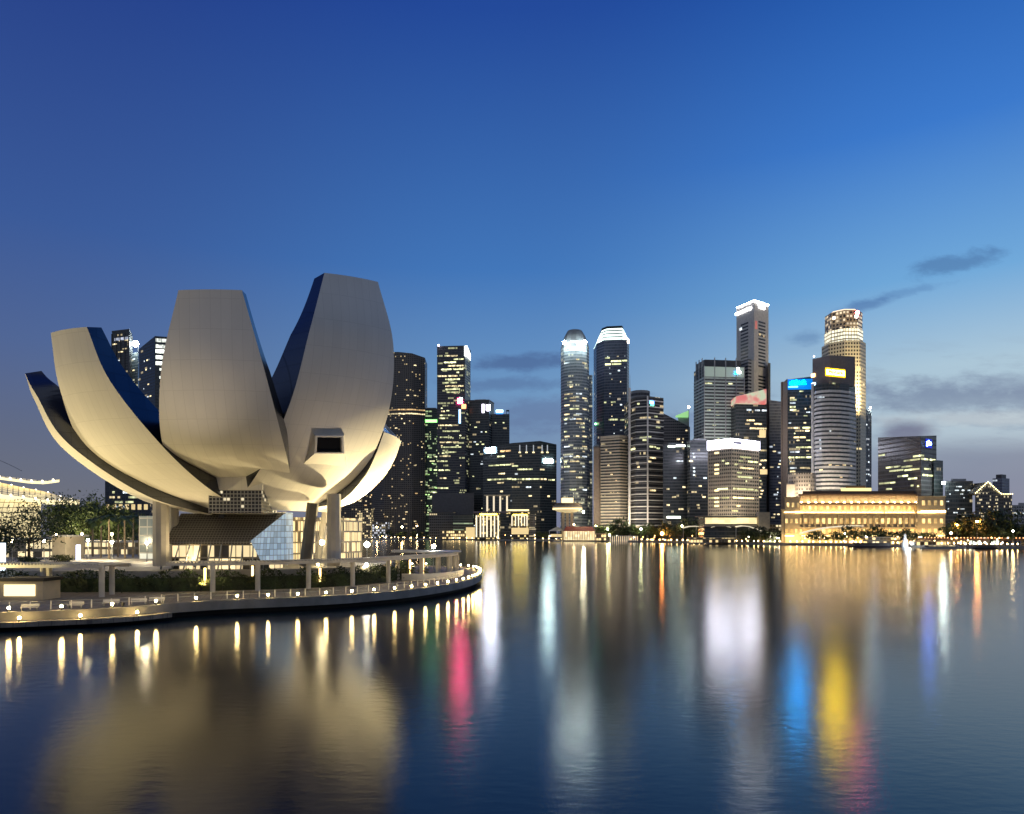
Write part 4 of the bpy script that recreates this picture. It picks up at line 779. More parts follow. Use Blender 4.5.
kind(MB().prism(pz, 1.89, 5.2, 1, 0).build('plaza', [mat('plaza_paving', (.25, .23, .19), .7, var=.2, vs=.3), CONC]), 'structure')
# deck-edge lamps (walked along the edge)
def walk(P, gaps, start):
    L = 0; out = []; cum = [0]
    for a, b_ in zip(P, P[1:]): cum.append(cum[-1] + (b_ - a).length)
    s_ = start; gi = 0
    while s_ < cum[-1]:
        i = max(k for k in range(len(cum)) if cum[k] <= s_); i = min(i, len(P) - 2); f = (s_ - cum[i]) / (cum[i + 1] - cum[i]); p = P[i] + (P[i + 1] - P[i]) * f; out.append((p, (P[i + 1] - P[i]).normalized()))
        s_ += gaps(p)
    return out
LAMPG = emit('deck_lamp_glow', (1, .70, .26), 260)
root = thing('deck_lamp', 'small glowing lamp on the promenade kerb at the water', 'lamp', group='glowing lamps along the promenade edge')
MB().tube((0, 0, 0), (0, 0, .32), .09, n=6).build('post', DARKM, root); MB().ball((0, 0, .5), .17, 0, 8, 5).build('globe', LAMPG, root)
first = True
e3 = [p for p in inset(ED, .3) if p.x > -104]
for p, _ in walk(e3, lambda p: 5.6 if p.x < -44 else 4.3, 2):
    lab = None
    if first: root.location = (p.x, p.y, 2.12); first = False
    else: dup(root, (p.x, p.y, 2.12))
lo2 = [p for p in inset(low, -1.7) if p.x > -104]
for p, _ in walk(lo2, lambda p: 6.4, 5): dup(root, (p.x, p.y, 1.05), label='small glowing lamp on the lower boardwalk step in front of the kiosk', group='lamps on the lower boardwalk')
# railing set back from the kerb
rl_ = [p for p in inset(ED, 4.5) if p.x > -100 and not (p.y > 195)]
rail = thing('railing', 'slim metal railing along the promenade behind the kerb lamps', 'railing', (rl_[0].x, rl_[0].y, 1.9))
mb = MB()
for a, b_ in zip(rl_, rl_[1:]):
    for h in (1.08, .6): mb.tube((a.x, a.y, 1.9 + h), (b_.x, b_.y, 1.9 + h), .035, n=4, caps=False)
mb.build('handrail', GREYM, rail); pme = MB().tube((0, 0, 0), (0, 0, 1.1), .085, n=5).mesh('post', WHITEP)
for p, _ in walk(rl_, lambda p: 2.3, 1):
    o = bpy.data.objects.new('post', pme); o.location = (p.x, p.y, 1.9); link(o, rail)
# pergola
PERG = mat('pergola_cream', (.55, .52, .46), .6)
def pergola(label, path, cols, w0, roofz=6.75, closed_tip=False):
    P = spline(path, 1.5); t_ = thing('pergola', label, 'pergola', (P[0].x, P[0].y, 2)); A_, B_ = inset(P, w0), inset(P, -w0); ms = MB()
    for X_, Y_ in ((A_, inset(P, w0 - .35)), (inset(P, -w0 + .35), B_)):
        mb = MB()
        for i in range(len(P) - 1): mb.prism([tuple(Y_[i]), tuple(Y_[i + 1]), tuple(X_[i + 1]), tuple(X_[i])], roofz - .3, roofz + .15, 0, None, True)
        mb.build('beam', PERG, t_)
    for a, d in walk(P, lambda p: .55, .1): ms.obox(a, Vector((-d.y, d.x)), 2 * w0, .24, roofz + .152, roofz + .36)
    ms.build('roof_slats', PERG, t_)
    cm = MB().tube((0, 0, 0), (0, 0, roofz - 2.3), .42, n=10).mesh('column', PERG)
    for x, y in cols:
        o = bpy.data.objects.new('column', cm); o.location = (x, y, 2 if y < 168 else 1.95); link(o, t_)
    return t_, P
pergola('straight slatted pergola at the left of the promenade, in front of the lit kiosk', [(-110, 110), (-90, 111), (-73, 111), (-61.5, 109)], [(-97, 108.5), (-85, 109), (-73, 109), (-63, 107.5), (-64, 112), (-85, 113), (-75, 113.5)], 3.0)
pg, PP = pergola('long curved slatted pergola sweeping round the museum to the promenade tip', [(-57, 117), (-49.6, 118), (-43, 120.2), (-35.7, 124.6), (-29.3, 130.5), (-24, 140), (-20, 150), (-16.5, 160), (-15.2, 170), (-17, 180), (-23, 188), (-32, 193)],
    [(-49.6, 116), (-43, 118.4), (-35.7, 122.8), (-29.3, 128.7), (-24.2, 137), (-19.3, 149), (-16.6, 156), (-14.6, 161), (-13.6, 166), (-13.4, 171), (-17.5, 168), (-20, 158), (-24, 147), (-16, 183), (-24, 190)], 2.1)
mb = MB(); tip = [Vector((-17.5 + 5.2 * math.cos(a), 170 + 8.5 * math.sin(a))) for a in [2 * math.pi * k / 28 for k in range(28)]]
mb.prism([tuple(p) for p in tip], 7.14, 7.4, 0, None, True); mb.build('tip_canopy', PERG, pg)
# curved white wall at the tip
wl_ = spline([(-23, 146), (-18.5, 146), (-14.5, 150), (-11.8, 158), (-11.6, 168)], 1.0); mb = MB(); wi_ = inset(wl_, .35)
for i in range(len(wl_) - 1): mb.prism([tuple(wl_[i]), tuple(wl_[i + 1]), tuple(wi_[i + 1]), tuple(wi_[i])], 1.9, 3.3, 0)
tag(mb.build('garden_wall', WHITEP), 'low curved white wall around the tip of the promenade', 'wall')

# ------------------------------------------------------------------ plants
LEAF = mat('leaf_green', (.065, .095, .025), .6, var=.5, vs=.5); LEAFD = mat('leaf_dark_green', (.03, .05, .016), .65, var=.5, vs=.4); LEAFY = mat('leaf_yellow_green', (.12, .13, .03), .6, var=.4, vs=.8)
BARK = mat('bark', (.10, .07, .045), .9, var=.3, vs=2)
def leaf(mb, p, s_, mi=0):
    a = Vector((rnd.gauss(0, 1), rnd.gauss(0, 1), rnd.gauss(0, .8))).normalized(); b_ = a.orthogonal().normalized(); c = a.cross(b_); th = rnd.random() * 6.28
    e = b_ * math.cos(th) + c * math.sin(th); f = a.cross(e); mb.face([p - e * s_, p - f * s_ * .45, p + e * s_, p + f * s_ * .45], mi)
def crown(mb, c, rx, rz, ncl, nl, s_, sp=.3):
    cs = []
    for _ in range(ncl):
        while True:
            v = Vector((rnd.uniform(-1, 1), rnd.uniform(-1, 1), rnd.uniform(-1, 1)))
            if .25 < v.length < 1: break
        q = Vector(c) + Vector((v.x * rx, v.y * rx, v.z * rz)); cs.append(q)
        for _ in range(nl): leaf(mb, q + Vector((rnd.gauss(0, sp * rx), rnd.gauss(0, sp * rx), rnd.gauss(0, sp * .7 * rz))), s_ * rnd.uniform(.6, 1.3))
    return cs
def tree(label, h, rx, ncl, nl, ls, m_, group=None, trunk=.3, ch=.62, name='tree'):
    t_ = thing(name, label, 'tree', group=group); mb = MB(); cs = crown(mb, (0, 0, h * ch), rx, h * (1 - ch) * .95, ncl, nl, ls); tk = MB(); bend = Vector((rnd.uniform(-.4, .4), rnd.uniform(-.4, .4), h * .33))
    tk.tube((0, 0, -.3), bend, trunk, trunk * .7, 7, caps=False)
    for q in rnd.sample(cs, min(len(cs), 9)): m1 = bend.lerp(q, .5) + Vector((0, 0, -.3)); tk.tube(bend, m1, trunk * .5, trunk * .28, 5, caps=False); tk.tube(m1, q, trunk * .28, trunk * .08, 4, caps=False)
    tk.build('trunk', BARK, t_); mb.build('crown', m_, t_); return t_
t_ = tree('airy small-leaved tree standing on the plaza before the glowing shell-roofed hall', 13.2, 5.6, 38, 42, .34, LEAFD, trunk=.32, ch=.6); t_.location = (PX(29, 152), 152, 5.2)
t_ = tree('dark bushy tree cut off by the left edge of the view', 8.5, 4.2, 26, 60, .34, LEAFD, trunk=.3); t_.location = (PX(-3, 150), 150, 5.2)
for k, (px, Y, h, lab) in enumerate(((62, 238, 17, 'round green tree next to the tip of the shell roof, leftmost of the clump'), (78, 240, 20, 'tallest round green tree in the clump beside the shell-roofed hall'), (92, 232, 17.5, 'middle green tree of the clump between hall and palms'), (104, 240, 15, 'green tree half hidden behind the palms'), (118, 236, 14.5, 'low green tree at the museum end of the clump'))):
    t_ = tree(lab, h, 6.5, 40, 70, .55, LEAF, 'clump of trees beyond the plaza', .4); t_.location = (PX(px, Y), Y, 5.2)
def palm(h):
    t_ = thing('palm_tree', 'tall fan palm in the plaza row left of the museum', 'palm tree', group='palms on the plaza'); tk = MB(); tk.tube((0, 0, -.2), (.1, 0, h), .26, .17, 8); tk.build('trunk', mat('palm_bark', (.22, .17, .12), .9), t_)
    mb = MB()
    for k in range(17):
        a = 6.283 * k / 17 + rnd.uniform(-.15, .15); el = rnd.uniform(-.5, 1.0); L = rnd.uniform(2.3, 3.0); d = Vector((math.cos(a), math.sin(a), 0)); s_ = Vector((-d.y, d.x, 0)); pts = []
        for j in range(6): f = j / 5; pts.append(Vector((.1, 0, h)) + d * L * f * math.cos(el * .6) + Vector((0, 0, L * (math.sin(el) * f - .75 * f * f))))
        for j in range(5):
            w0, w1 = (.12 + .42 * math.sin(math.pi * j / 5)), (.12 + .42 * math.sin(math.pi * (j + 1) / 5)) if j < 4 else .02
            for sg in (1, -1): mb.face([pts[j], pts[j + 1], pts[j + 1] + s_ * sg * w1 + Vector((0, 0, -.3 * w1)), pts[j] + s_ * sg * w0 + Vector((0, 0, -.3 * w0))])
    mb.build('fronds', LEAF, t_); return t_
pr_ = palm(10.5)
for k, (px, Y, sc) in enumerate(((101, 186, 1), (109, 178, 1.02), (118, 192, .98), (125, 180, 1.0), (133, 188, 1.03), (139, 196, .96), (93, 196, .97))):
    if k == 0: pr_.location = (PX(px, Y), Y, 5.2)
    else: dup(pr_, (PX(px, Y), Y, 5.2), rnd.random() * 6, scale=sc)
hp = [Vector(p) for p in ((-88, 118.5), (-70, 118), (-58, 118.8), (-50, 121), (-42, 124), (-35, 128), (-30, 133.5), (-25.5, 141.5), (-23.5, 151), (-24.5, 162), (-29, 172))]
hl = ('left of the palms below the plaza', 'below the left museum column', 'below the dark entrance roof', 'below the blue glass wedge', 'below the dark slanted leg', 'below the right museum column', 'beside the bright plaza lamp post', 'under the curved pergola', 'inside the pergola bend near the tip', 'behind the pergola at the tip')
for (a, b_), l_ in zip(zip(hp, hp[1:]), hl):
    L = (b_ - a).length; mb = MB(); d = (b_ - a) / L; n_ = Vector((-d.y, d.x))
    for _ in range(int(L * 95)):
        f = rnd.random(); p = a + d * L * f + n_ * rnd.gauss(0, .75); hmax = 3.0 + .7 * math.sin(f * 9 + a.x) ; leaf(mb, Vector((p.x, p.y, 1.95 + hmax * rnd.random() ** .7)), .24 * rnd.uniform(.7, 1.5))
    mb.obox((a + b_) / 2, d, L, .8, 1.9, 4.2)
    tag(mb.build('hedge', LEAFD), 'dark leafy hedge ' + l_, 'hedge', 'hedge sections round the museum')
# glowing planting uplights
POSTL = emit('amber_light_column', (1, .66, .25), 5)
for k, (px, Y, h, l_) in enumerate(((205, 119, 2.3, 'glowing amber light column in the hedge below the entrance roof'), (252.5, 122.5, 2.5, 'glowing amber light column in the hedge below the glass wedge'), (320, 127, 1.9, 'glowing amber light column between dark leg and right museum column'), (390, 146, 2.6, 'glowing amber light column near the tip, left of three'), (410, 151, 2.4, 'glowing amber light column near the tip, middle of three'), (423, 153, 2.6, 'glowing amber light column near the tip, next to the pergola posts'))):
    t_ = thing('light_column', l_, 'lamp', (PX(px, Y), Y, 3.0), 'amber light columns in the planting'); MB().tube((0, 0, 0), (0, 0, h + .6), .2, n=8).build('light_tube', POSTL, None).parent = t_
    MB().tube((0, 0, h + .6), (0, 0, h + .75), .24, n=8).build('cap', DARKM, None).parent = t_
    for ch in t_.children: ch.location = (0, 0, 0)
    mb = MB(); crown(mb, (.3, -.4, .5), .9, .6, 8, 30, .16); o = mb.build('shrub', LEAFY); o.location = t_.location; tag(o, 'lit shrub below ' + l_.replace('glowing amber', 'the amber'), 'shrub', 'lit shrubs at the light columns')

# ------------------------------------------------------------------ lamp posts on the plaza (the two dazzling lamps and smaller ones)
def post(name, label, px, py, Y, r_, m_, z0, group=None, energy=0, col=(1, .82, .5)):
    z1 = PZ(py, Y); x = PX(px, Y); t_ = thing(name, label, 'street lamp', (x, Y, z0), group)
    MB().tube((x, Y, z0), (x, Y, z1 - r_ * .7), .12 if Y < 300 else .18, .08, 6).build('pole', GREYM, t_); MB().ball((x, Y, z1), r_, 0, 10, 6).build('lamp_head', m_, t_)
    if energy:
        l_ = bpy.data.lights.new('lamp_light', 'POINT'); l_.energy = energy; l_.color = col; l_.shadow_soft_size = r_ + .1
        o = bpy.data.objects.new('lamp_light', l_); o.location = (x, Y - r_ - .3, z1); link(o, t_)
    return t_
HOT = emit('plaza_lamp', (1, .93, .76), 110); HOTW = emit('plaza_lamp_warm', (1, .82, .45), 60)
post('lamp_post', 'dazzling white lamp post right of the museum, brightest on the promontory', 367, 544.5, 152, .6, HOT, 1.9)
post('lamp_post', 'warm lamp globe low in front of the hedge, under the brightest lamp', 366.5, 565, 139, .42, HOTW, 1.9)
post('lamp_post', 'bright lamp above the pergola canopy at the promenade tip', 433.5, 546.5, 172, .5, HOT, 1.9)
post('lamp_post', 'bright starry lamp between the slanted leg and the right museum column', 322, 542.5, 141, .5, HOTW, 5.2)
post('lamp_post', 'small warm lamp on the plaza beside the right column, above the pergola', 318, 564, 138, .3, HOTW, 5.2)
# floodlights at the museum's feet
def flood(label, x, y, z, tgt, energy, size=70, col=(1, .80, .5), blend=.9):
    t_ = thing('floodlight', label, 'floodlight', (x, y, z), 'floodlights aimed at the museum petals'); d = (Vector(tgt) - Vector((x, y, z))).normalized(); c = Vector((x, y, z + .5))
    MB().tube(c - d * .25, c + d * .2, .22, .3, 10).build('housing', DARKM, t_); MB().tube((x, y, z), c, .06, n=6).build('bracket', DARKM, t_)
    l_ = bpy.data.lights.new('lamp_light', 'SPOT'); l_.energy = energy; l_.spot_size = R(size); l_.spot_blend = blend; l_.color = col; l_.shadow_soft_size = .5
    o = bpy.data.objects.new('lamp_light', l_); o.location = c + d * .35; o.rotation_euler = (-d).to_track_quat('Z', 'Y').to_euler(); link(o, t_)
FLOODS = True
flood('floodlight on the plaza lighting the leftmost full petal', -88, 101, 1.9, (-73, 112, 26), 34000, 115, (1, .79, .34))
flood('floodlight left of the museum columns aimed at the lowest left petal', -98, 124, 5.2, (-78, 126, 28), 30000, 100, (1, .80, .42))
flood('floodlight below the entrance roof aimed at the central petal', -52, 93.5, 1.9, (-46, 101.5, 52), 16000, 54, (1, .82, .62), 1)
flood('floodlight on the promenade aimed at the tall right petal', -20, 119, 1.9, (-29, 119, 48), 9500, 75, (1, .82, .64), 1)
flood('floodlight beside the right column aimed at the lowest right petal', -22.5, 151, 5.2, (-28.5, 142, 21), 170000, 90, (1, .80, .40))
flood('floodlight in the hedge aimed at the underside of the central petal', -52, 117, 2, (-49, 120, 22), 4800, 140, (1, .78, .38), 1)
flood('floodlight beneath the museum bowl between its legs', -40, 138, 5.4, (-42, 138, 17), 9000, 140, (1, .76, .4))
flood('floodlight beneath the museum near the left columns', -58, 128, 5.4, (-61, 124, 20), 5000, 130, (1, .76, .4))

for k, (px, Y, l_) in enumerate(((56, 222, 'added lamp post brightening the green tree clump, nearer the hall'), (82, 221, 'added lamp post brightening the tallest tree of the clump'), (112, 222, 'added lamp post brightening the trees behind the palms'))):  # lamps added to lift the dark tree clump
    post('lamp_post', l_, px, 534, Y, .35, HOTW, 5.2, energy=4200)
# ------------------------------------------------------------------ left of the museum: shell-roofed hall, pavilions, kiosk
SHELL = facade('shell_lattice', (.55, .46, .28), (.5, .42, .26), 2.0, 2.0, .2, .2, lit=1.5, litcol=(1, .80, .42), ls=.5, runs=1, rough=.4, off=-1, tv=.2)
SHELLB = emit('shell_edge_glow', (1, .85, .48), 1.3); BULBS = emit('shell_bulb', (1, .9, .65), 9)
hall = thing('shell_roofed_hall', 'glowing golden hall with layered curved shell roofs at the left edge', 'hall', (PX(0, 262), 262, 5.2))
def pl(pts, f):
    for (x0, y0), (x1, y1) in zip(pts, pts[1:]):
        if x0 <= f <= x1: return y0 + (y1 - y0) * (f - x0) / (x1 - x0)
    return pts[-1][1]
def shell(topc, botc, x0, x1, Yf, Yb_, thick, n=26):
    rows = []; uv = []; m_ = 6; low_ = []
    for i in range(n + 1):
        px = x0 + (x1 - x0) * i / n; rowp = []; ru = []
        for j in range(m_ + 1):
            g = j / m_; Y = Yf + (Yb_ - Yf) * g * min(1, (x1 - px) / 18 + .05); zb, zt_ = PZ(pl(botc, px), Yf), PZ(pl(topc, px), Yf); zz_ = zb + (zt_ - zb) * math.sin(g * math.pi / 2)
            rowp.append((PX(px, Yf) * Y / Yf + .02 * j, Y, zz_)); ru.append((PX(px, Yf), g * 18))
        rows.append(rowp); uv.append(ru); low_.append([(p[0], p[1], p[2] - thick) for p in rowp])
    s_ = MB().sheet(rows, 0, uv, True).build('roof_shell', SHELL, hall, smooth=True)
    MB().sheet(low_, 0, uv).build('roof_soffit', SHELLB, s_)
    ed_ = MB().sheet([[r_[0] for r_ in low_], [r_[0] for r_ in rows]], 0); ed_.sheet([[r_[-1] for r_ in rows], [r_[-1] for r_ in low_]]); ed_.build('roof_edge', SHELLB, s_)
    bm_ = MB().ball((0, 0, 0), .33, 0, 6, 4).mesh('roof_bulb', BULBS)
    for i in range(1, n + 1, 2):
        for p in (rows[i][0], rows[i][-1]):
            o = bpy.data.objects.new('roof_bulb', bm_); o.location = (p[0], p[1] - .4, p[2] + .15); link(o, s_)
shell([(-90, 462), (-30, 466), (0, 470.5), (30, 474), (59, 479)], [(-90, 480), (0, 477), (30, 481), (45, 481.5), (59, 479.6)], -80, 59, 268, 300, 1.0)
shell([(-90, 462), (-30, 470), (0, 477), (25, 483), (45, 487), (62, 493), (79, 499.5)], [(-90, 490), (0, 494), (25, 497), (45, 500), (79, 501)], -80, 79, 255, 286, 1.6)
gr = [[(PX(px + (0 if j == 0 else 4 * math.sin(j * .5)), 258), 258 - 3 * math.sin(j * .5), PZ(495 + j * 7.5, 258)) for px in range(-90, 48, 6)] for j in range(7)]
MB().sheet(gr, 0, [[(p[0], p[2]) for p in r_] for r_ in gr], True).build('glass_wall', facade('hall_glazing', (.4, .33, .2), (.4, .34, .22), 1.9, 1.9, .1, .1, lit=1.5, litcol=(1, .82, .42), ls=.95, runs=1, rough=.3, off=-1, tv=.35), hall)
mb = MB()
for j in range(12): f0, f1 = j / 12, (j + 1) / 12; mb.tube(U(-10 + 32 * f0, 457 + 14 * f0 ** 1.2, 275), U(-10 + 32 * f1, 457 + 14 * f1 ** 1.2, 275), .12, n=4)
mb.build('roof_cable', GREYM, hall)
CREAM = mat('cream_render', (.55, .47, .34), .7)
def pav(name, label, cat, px0, px1, y0, Y, D, fm, z0=5.2, group=None, roof=True, over=.8, rm=None):
    x0, x1 = PX(px0, Y), PX(px1, Y); z1 = PZ(y0, Y); t_ = thing(name, label, cat, ((x0 + x1) / 2, Y, z0), group)
    MB().box(x0, x1, Y, Y + D, z0, z1 - .5).build('wall', fm, t_)
    if roof: MB().box(x0 - over, x1 + over, Y - over, Y + D + over, z1 - .498, z1).build('roof', rm or PERG, t_)
    return t_
LITW = facade('lit_shopfront', (.42, .36, .26), (.3, .25, .17), 2.2, 3.4, .16, .2, lit=.7, litcol=(1, .80, .45), ls=.95, runs=2)
pav('plaza_pavilion', 'long low cream pavilion with lit shopfront under the airy tree', 'pavilion', -40, 52, 538, 190, 12, LITW)
pav('plaza_pavilion', 'small cream block with a flat roof right of the airy tree', 'pavilion', 52, 65, 535, 178, 8, CREAM)
pav('plaza_pavilion', 'low lit pavilion behind the row of palms', 'pavilion', 84, 146, 541, 214, 10, LITW)
t_ = pav('crystal_pavilion', 'pale glass pavilion glowing between palms and the left museum column', 'pavilion', 139, 154, 514, 178, 14, facade('pale_glass', (.35, .35, .33), (.2, .24, .27), 2, 2.2, .1, .12, lit=.5, litcol=(.95, .9, .7), ls=.7, runs=2), roof=False)
mb = MB().box(PX(76, 172), PX(79.5, 172), 172, 172.4, 5.2, PZ(545, 172)); o = mb.build('screen', emit('screen_blue_white', (.6, .7, 1), 5)); tag(o, 'small blue-white glowing screen on the plaza left of the palms', 'screen')
mb = MB().box(PX(-4, 120), PX(4.5, 120), 120, 120.3, 5.4, PZ(543, 120)); o = mb.build('screen', emit('screen_ice', (.75, .9, 1), 2.5)); tag(o, 'pale glowing screen at the left edge above the pergola', 'screen')
mb = MB(); crown(mb, (0, 0, .9), 2.0, .8, 20, 50, .2); o = mb.build('shrub', LEAFY); o.location = (PX(61, 160), 160, 5.2); tag(o, 'round yellow-green shrub on the plaza between tree and blue screen', 'shrub')
mb = MB(); crown(mb, (0, 0, .8), 1.9, .7, 20, 50, .2); o = mb.build('shrub', LEAFD); o.location = (PX(27, 150), 150, 5.2); tag(o, 'dark clipped shrub round the foot of the airy tree', 'shrub')
t_ = pav('kiosk', 'kiosk with a glowing cream counter under the left pergola', 'kiosk', 0, 43, 578, 104, 4, CREAM, z0=1.9, roof=True, rm=DARKM, over=.3)
MB().box(PX(4, 103.9), PX(35, 103.9), 103.86, 103.95, 2.5, 4.2).build('glowing_counter', emit('counter_glow', (1, .83, .48), 1.6), t_)
bench = thing('bench', 'slatted promenade bench facing the water beside the railing', 'bench', group='benches on the promenade')
MB().box(-1, 1, -.25, .25, .38, .46).build('seat', WHITEP, bench); MB().box(-1, 1, .22, .28, .5, .85).build('backrest', WHITEP, bench)
for sx in (-.85, .85): MB().box(sx - .05, sx + .05, -.22, .24, 0, .378).build('leg', GREYM, bench)
for k, (x, y) in enumerate(((-58, 93), (-62, 90), (-55, 96), (-66, 88), (-50.5, 99.5), (-70, 87), (-52, 97.5))):
    if k == 0: bench.location = (x, y, 1.9)
    else: dup(bench, (x, y, 1.9), .35)
# glowing wall added behind the right-hand legs for lit inner walls
BACKGLOW = facade('backdrop_glow', (.5, .42, .28), (.35, .28, .18), .55, 2.4, .3, .12, lit=.8, litcol=(1, .76, .36), ls=1.05, runs=1, rough=.3, tv=1.3, off=.1)
MB().prism([(PX(268, 150), 150), (PX(312, 153), 153), (PX(343, 160), 160), (-36, 168), (-55, 166)], 5.2, 15.2, 0).build('glowing_backdrop', BACKGLOW, museum)
# lamp posts among the palms and pavilions
for k, (px, py, Y, l_) in enumerate(((44, 541, 168, 'warm lamp post on the plaza left of the cream block'), (88, 540, 172, 'warm lamp post on the plaza left of the palms'), (112, 542, 170, 'warm lamp post among the palms'), (147, 543, 160, 'warm lamp post beside the left museum column'), (12, 541, 160, 'warm lamp post on the plaza near the left edge'))):
    post('lamp_post', l_, px, py, Y, .34, HOTW, 5.2, energy=0 if px < 60 else 4500)

# ------------------------------------------------------------------ the golden hotel
Y0 = 640
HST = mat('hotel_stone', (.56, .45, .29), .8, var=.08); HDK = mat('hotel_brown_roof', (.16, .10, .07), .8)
hotel = thing('hotel', 'long neoclassical hotel of golden floodlit stone on the far quay', 'hotel', (PX(862, Y0), Y0, 2), 'buildings on the far quay')
def hb(name, px0, px1, y0, y1, dy, m_, D=50, over=0):      # the plot runs back at a slant from the quay
    z0, z1 = PZ(y1, Y0), PZ(y0, Y0); k_ = .47; f = lambda px, d_: (PX(px, Y0) + k_ * d_, Y0 + d_)
    return MB().prism([f(px0, dy), f(px1, dy), f(px1, dy + D), f(px0, dy + D)], max(2, z0), z1, 0, None, True).build(name, m_, hotel)
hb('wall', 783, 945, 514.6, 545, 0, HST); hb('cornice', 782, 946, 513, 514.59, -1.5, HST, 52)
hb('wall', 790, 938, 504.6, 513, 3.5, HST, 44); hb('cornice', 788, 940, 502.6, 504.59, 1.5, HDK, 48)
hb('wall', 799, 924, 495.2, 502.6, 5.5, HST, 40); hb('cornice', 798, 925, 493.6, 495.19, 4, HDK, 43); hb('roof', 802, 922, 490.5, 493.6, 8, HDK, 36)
pent = hb('penthouse', 841, 872, 487, 490.5, 14, emit('penthouse_glow', (1, .78, .3), 1.6), 12); hb('penthouse_roof', 846, 866, 484.5, 487, 16, HDK, 8)
for px0, px1, y0 in ((785, 800, 498), (781.5, 792, 510), (917, 945, 497)):
    hb('end_pavilion', px0, px1, y0, 545, -2.2 if px0 != 781.5 else -1.2, HST, 30); hb('cornice', px0 - .6, px1 + .6, y0 - 1, y0 - .01, -3.2 if px0 != 781.5 else -1.7, HST, 32)
LSTR = emit('cornice_strip_light', (1, .74, .32), 15)
def lstrip(px0, px1, py, dy):
    MB().box(PX(px0, Y0), PX(px1, Y0), Y0 + dy, Y0 + dy + .35, PZ(py, Y0), PZ(py, Y0) + .3).build('cornice_light', LSTR, hotel)
for a, b_ in ((800, 846), (848, 884), (886, 915)): lstrip(a, b_, 512.4, 1.0); lstrip(a, b_, 536, -3.2)
lstrip(918, 944, 536, -5); lstrip(783, 792, 536, -5); lstrip(783, 799, 512.4, -2.8); lstrip(918, 944, 512.4, -2.8)
PATT = emit('attic_uplight', (1, .72, .44), 60)
for k in range(17):
    px = 803 + k * 7.2; MB().box(PX(px, Y0) - .7, PX(px, Y0) + .7, Y0 + 3.2, Y0 + 3.7, PZ(502.4, Y0), PZ(502.4, Y0) + .4).build('attic_uplight', PATT, hotel)
cm = MB().tube((0, 0, 0), (0, 0, PZ(514.8, Y0) - PZ(527, Y0)), 1.0, .85, 8).mesh('column', HST)
WING = emit('hotel_window_gold', (1, .70, .28), .75, .45)
for zz_, dy_, e_, sx in ((PZ(541, Y0), -9, 27000, 150), (PZ(512.6, Y0), -2.6, 15000, 128), (PZ(502.4, Y0), 1.2, 6500, 112)):
    fl = bpy.data.lights.new('hotel_floodlight', 'AREA'); fl.shape = 'RECTANGLE'; fl.size = sx; fl.size_y = 1.2; fl.energy = e_; fl.color = (1, .70, .32)
    o = bpy.data.objects.new('hotel_floodlight', fl); o.location = (PX(864, Y0), Y0 + dy_, zz_); o.rotation_euler = (R(140), 0, 0); link(o, hotel)
for k in range(21):
    px = 797 + k * 5.9; o = bpy.data.objects.new('column', cm); o.location = (PX(px, Y0), Y0 - 1.0, PZ(527, Y0)); link(o, hotel)
    window(hotel, (PX(px + 2.9, Y0), Y0 - .12, PZ(521, Y0)), 0, 2.6, 5.2, WING, .3); window(hotel, (PX(px + 2.9, Y0), Y0 - .12, PZ(532, Y0)), 0, 3.0, 5, WING, .3)
    window(hotel, (PX(px + 2.9, Y0), Y0 + 3.4, PZ(507.6, Y0)), 0, 2.4, 3.2, WING, .3)
hb('arcade_ledge', 795, 922, 527.2, 528.6, -1.8, HST, 1.8)
for px in (922, 928, 934, 940):
    for py in (503, 521, 531): window(hotel, (PX(px, Y0), Y0 - 2.35, PZ(py, Y0)), 0, 2.6, 4.4, WING, .3)
for k in range(7): window(hotel, (PX(921 + k * 3.6, Y0), Y0 - 2.4, PZ(511.2, Y0)), 0, 2.4, .9, LSTR, .4, 'cornice_light')
for px in (787, 792, 797):
    for py in (505, 521, 531): window(hotel, (PX(px - (1.5 if py > 510 else 0), Y0), Y0 - 2.35, PZ(py, Y0)), 0, 2, 4, WING, .3)
for k in range(18): MB().box(PX(799.6 + k * 7.2, Y0) - .9, PX(799.6 + k * 7.2, Y0) + .9, Y0 + 4.9, Y0 + 5.48, PZ(502, Y0), PZ(495.4, Y0)).build('pilaster', HST, hotel)
for k in range(22): MB().box(PX(794 + k * 6.4, Y0) - .6, PX(794 + k * 6.4, Y0) + .6, Y0 + 2.9, Y0 + 3.48, PZ(512.8, Y0), PZ(504.8, Y0)).build('pilaster', HST, hotel)
for k in range(30): MB().box(PX(790 + k * 5.1, Y0) - .35, PX(790 + k * 5.1, Y0) + .35, Y0 - 1.3, Y0 - .6, PZ(512.9, Y0), PZ(510.6, Y0)).build('baluster', HST, hotel)
# ------------------------------------------------------------------ other waterfront buildings
QB = 'buildings on the far quay'
t_ = tower('round_building', 'pale rounded stone building rising behind the left end of the golden hotel', ngon(789, 815, 715, 14), PZ(473, 705), facade('pale_stone_punched', (.5, .43, .36), (.1, .09, .08), 2.4, 4.0, .45, .5, lit=.12, litcol=(1, .8, .5), ls=.7, runs=1, rough=.5), cat='building', group=QB)
facade_fill(t_, 803, 692, 500, 22, 16000, 30)
MB().prism(slab(786.5, 795, 705, 20), 2, PZ(484.5, 705), 0, 1).build('stair_block', [STONE, ROOF], t_.root)
t_ = pav('waterfront_pavilion', 'flat-roofed pavilion with a wide golden lit fascia below the glowing white band block', 'pavilion', 704, 766, 516, 690, 20, G_DARK, z0=2, group=QB, over=3, rm=STONE)
window(t_, (PX(735, 690), 689.8, PZ(520.8, 690)), 0, PX(765, 690) - PX(705, 690), 6.2, emit('pavilion_glow', (1, .80, .42), 1.3, .2, 6), .3, 'lit_fascia')
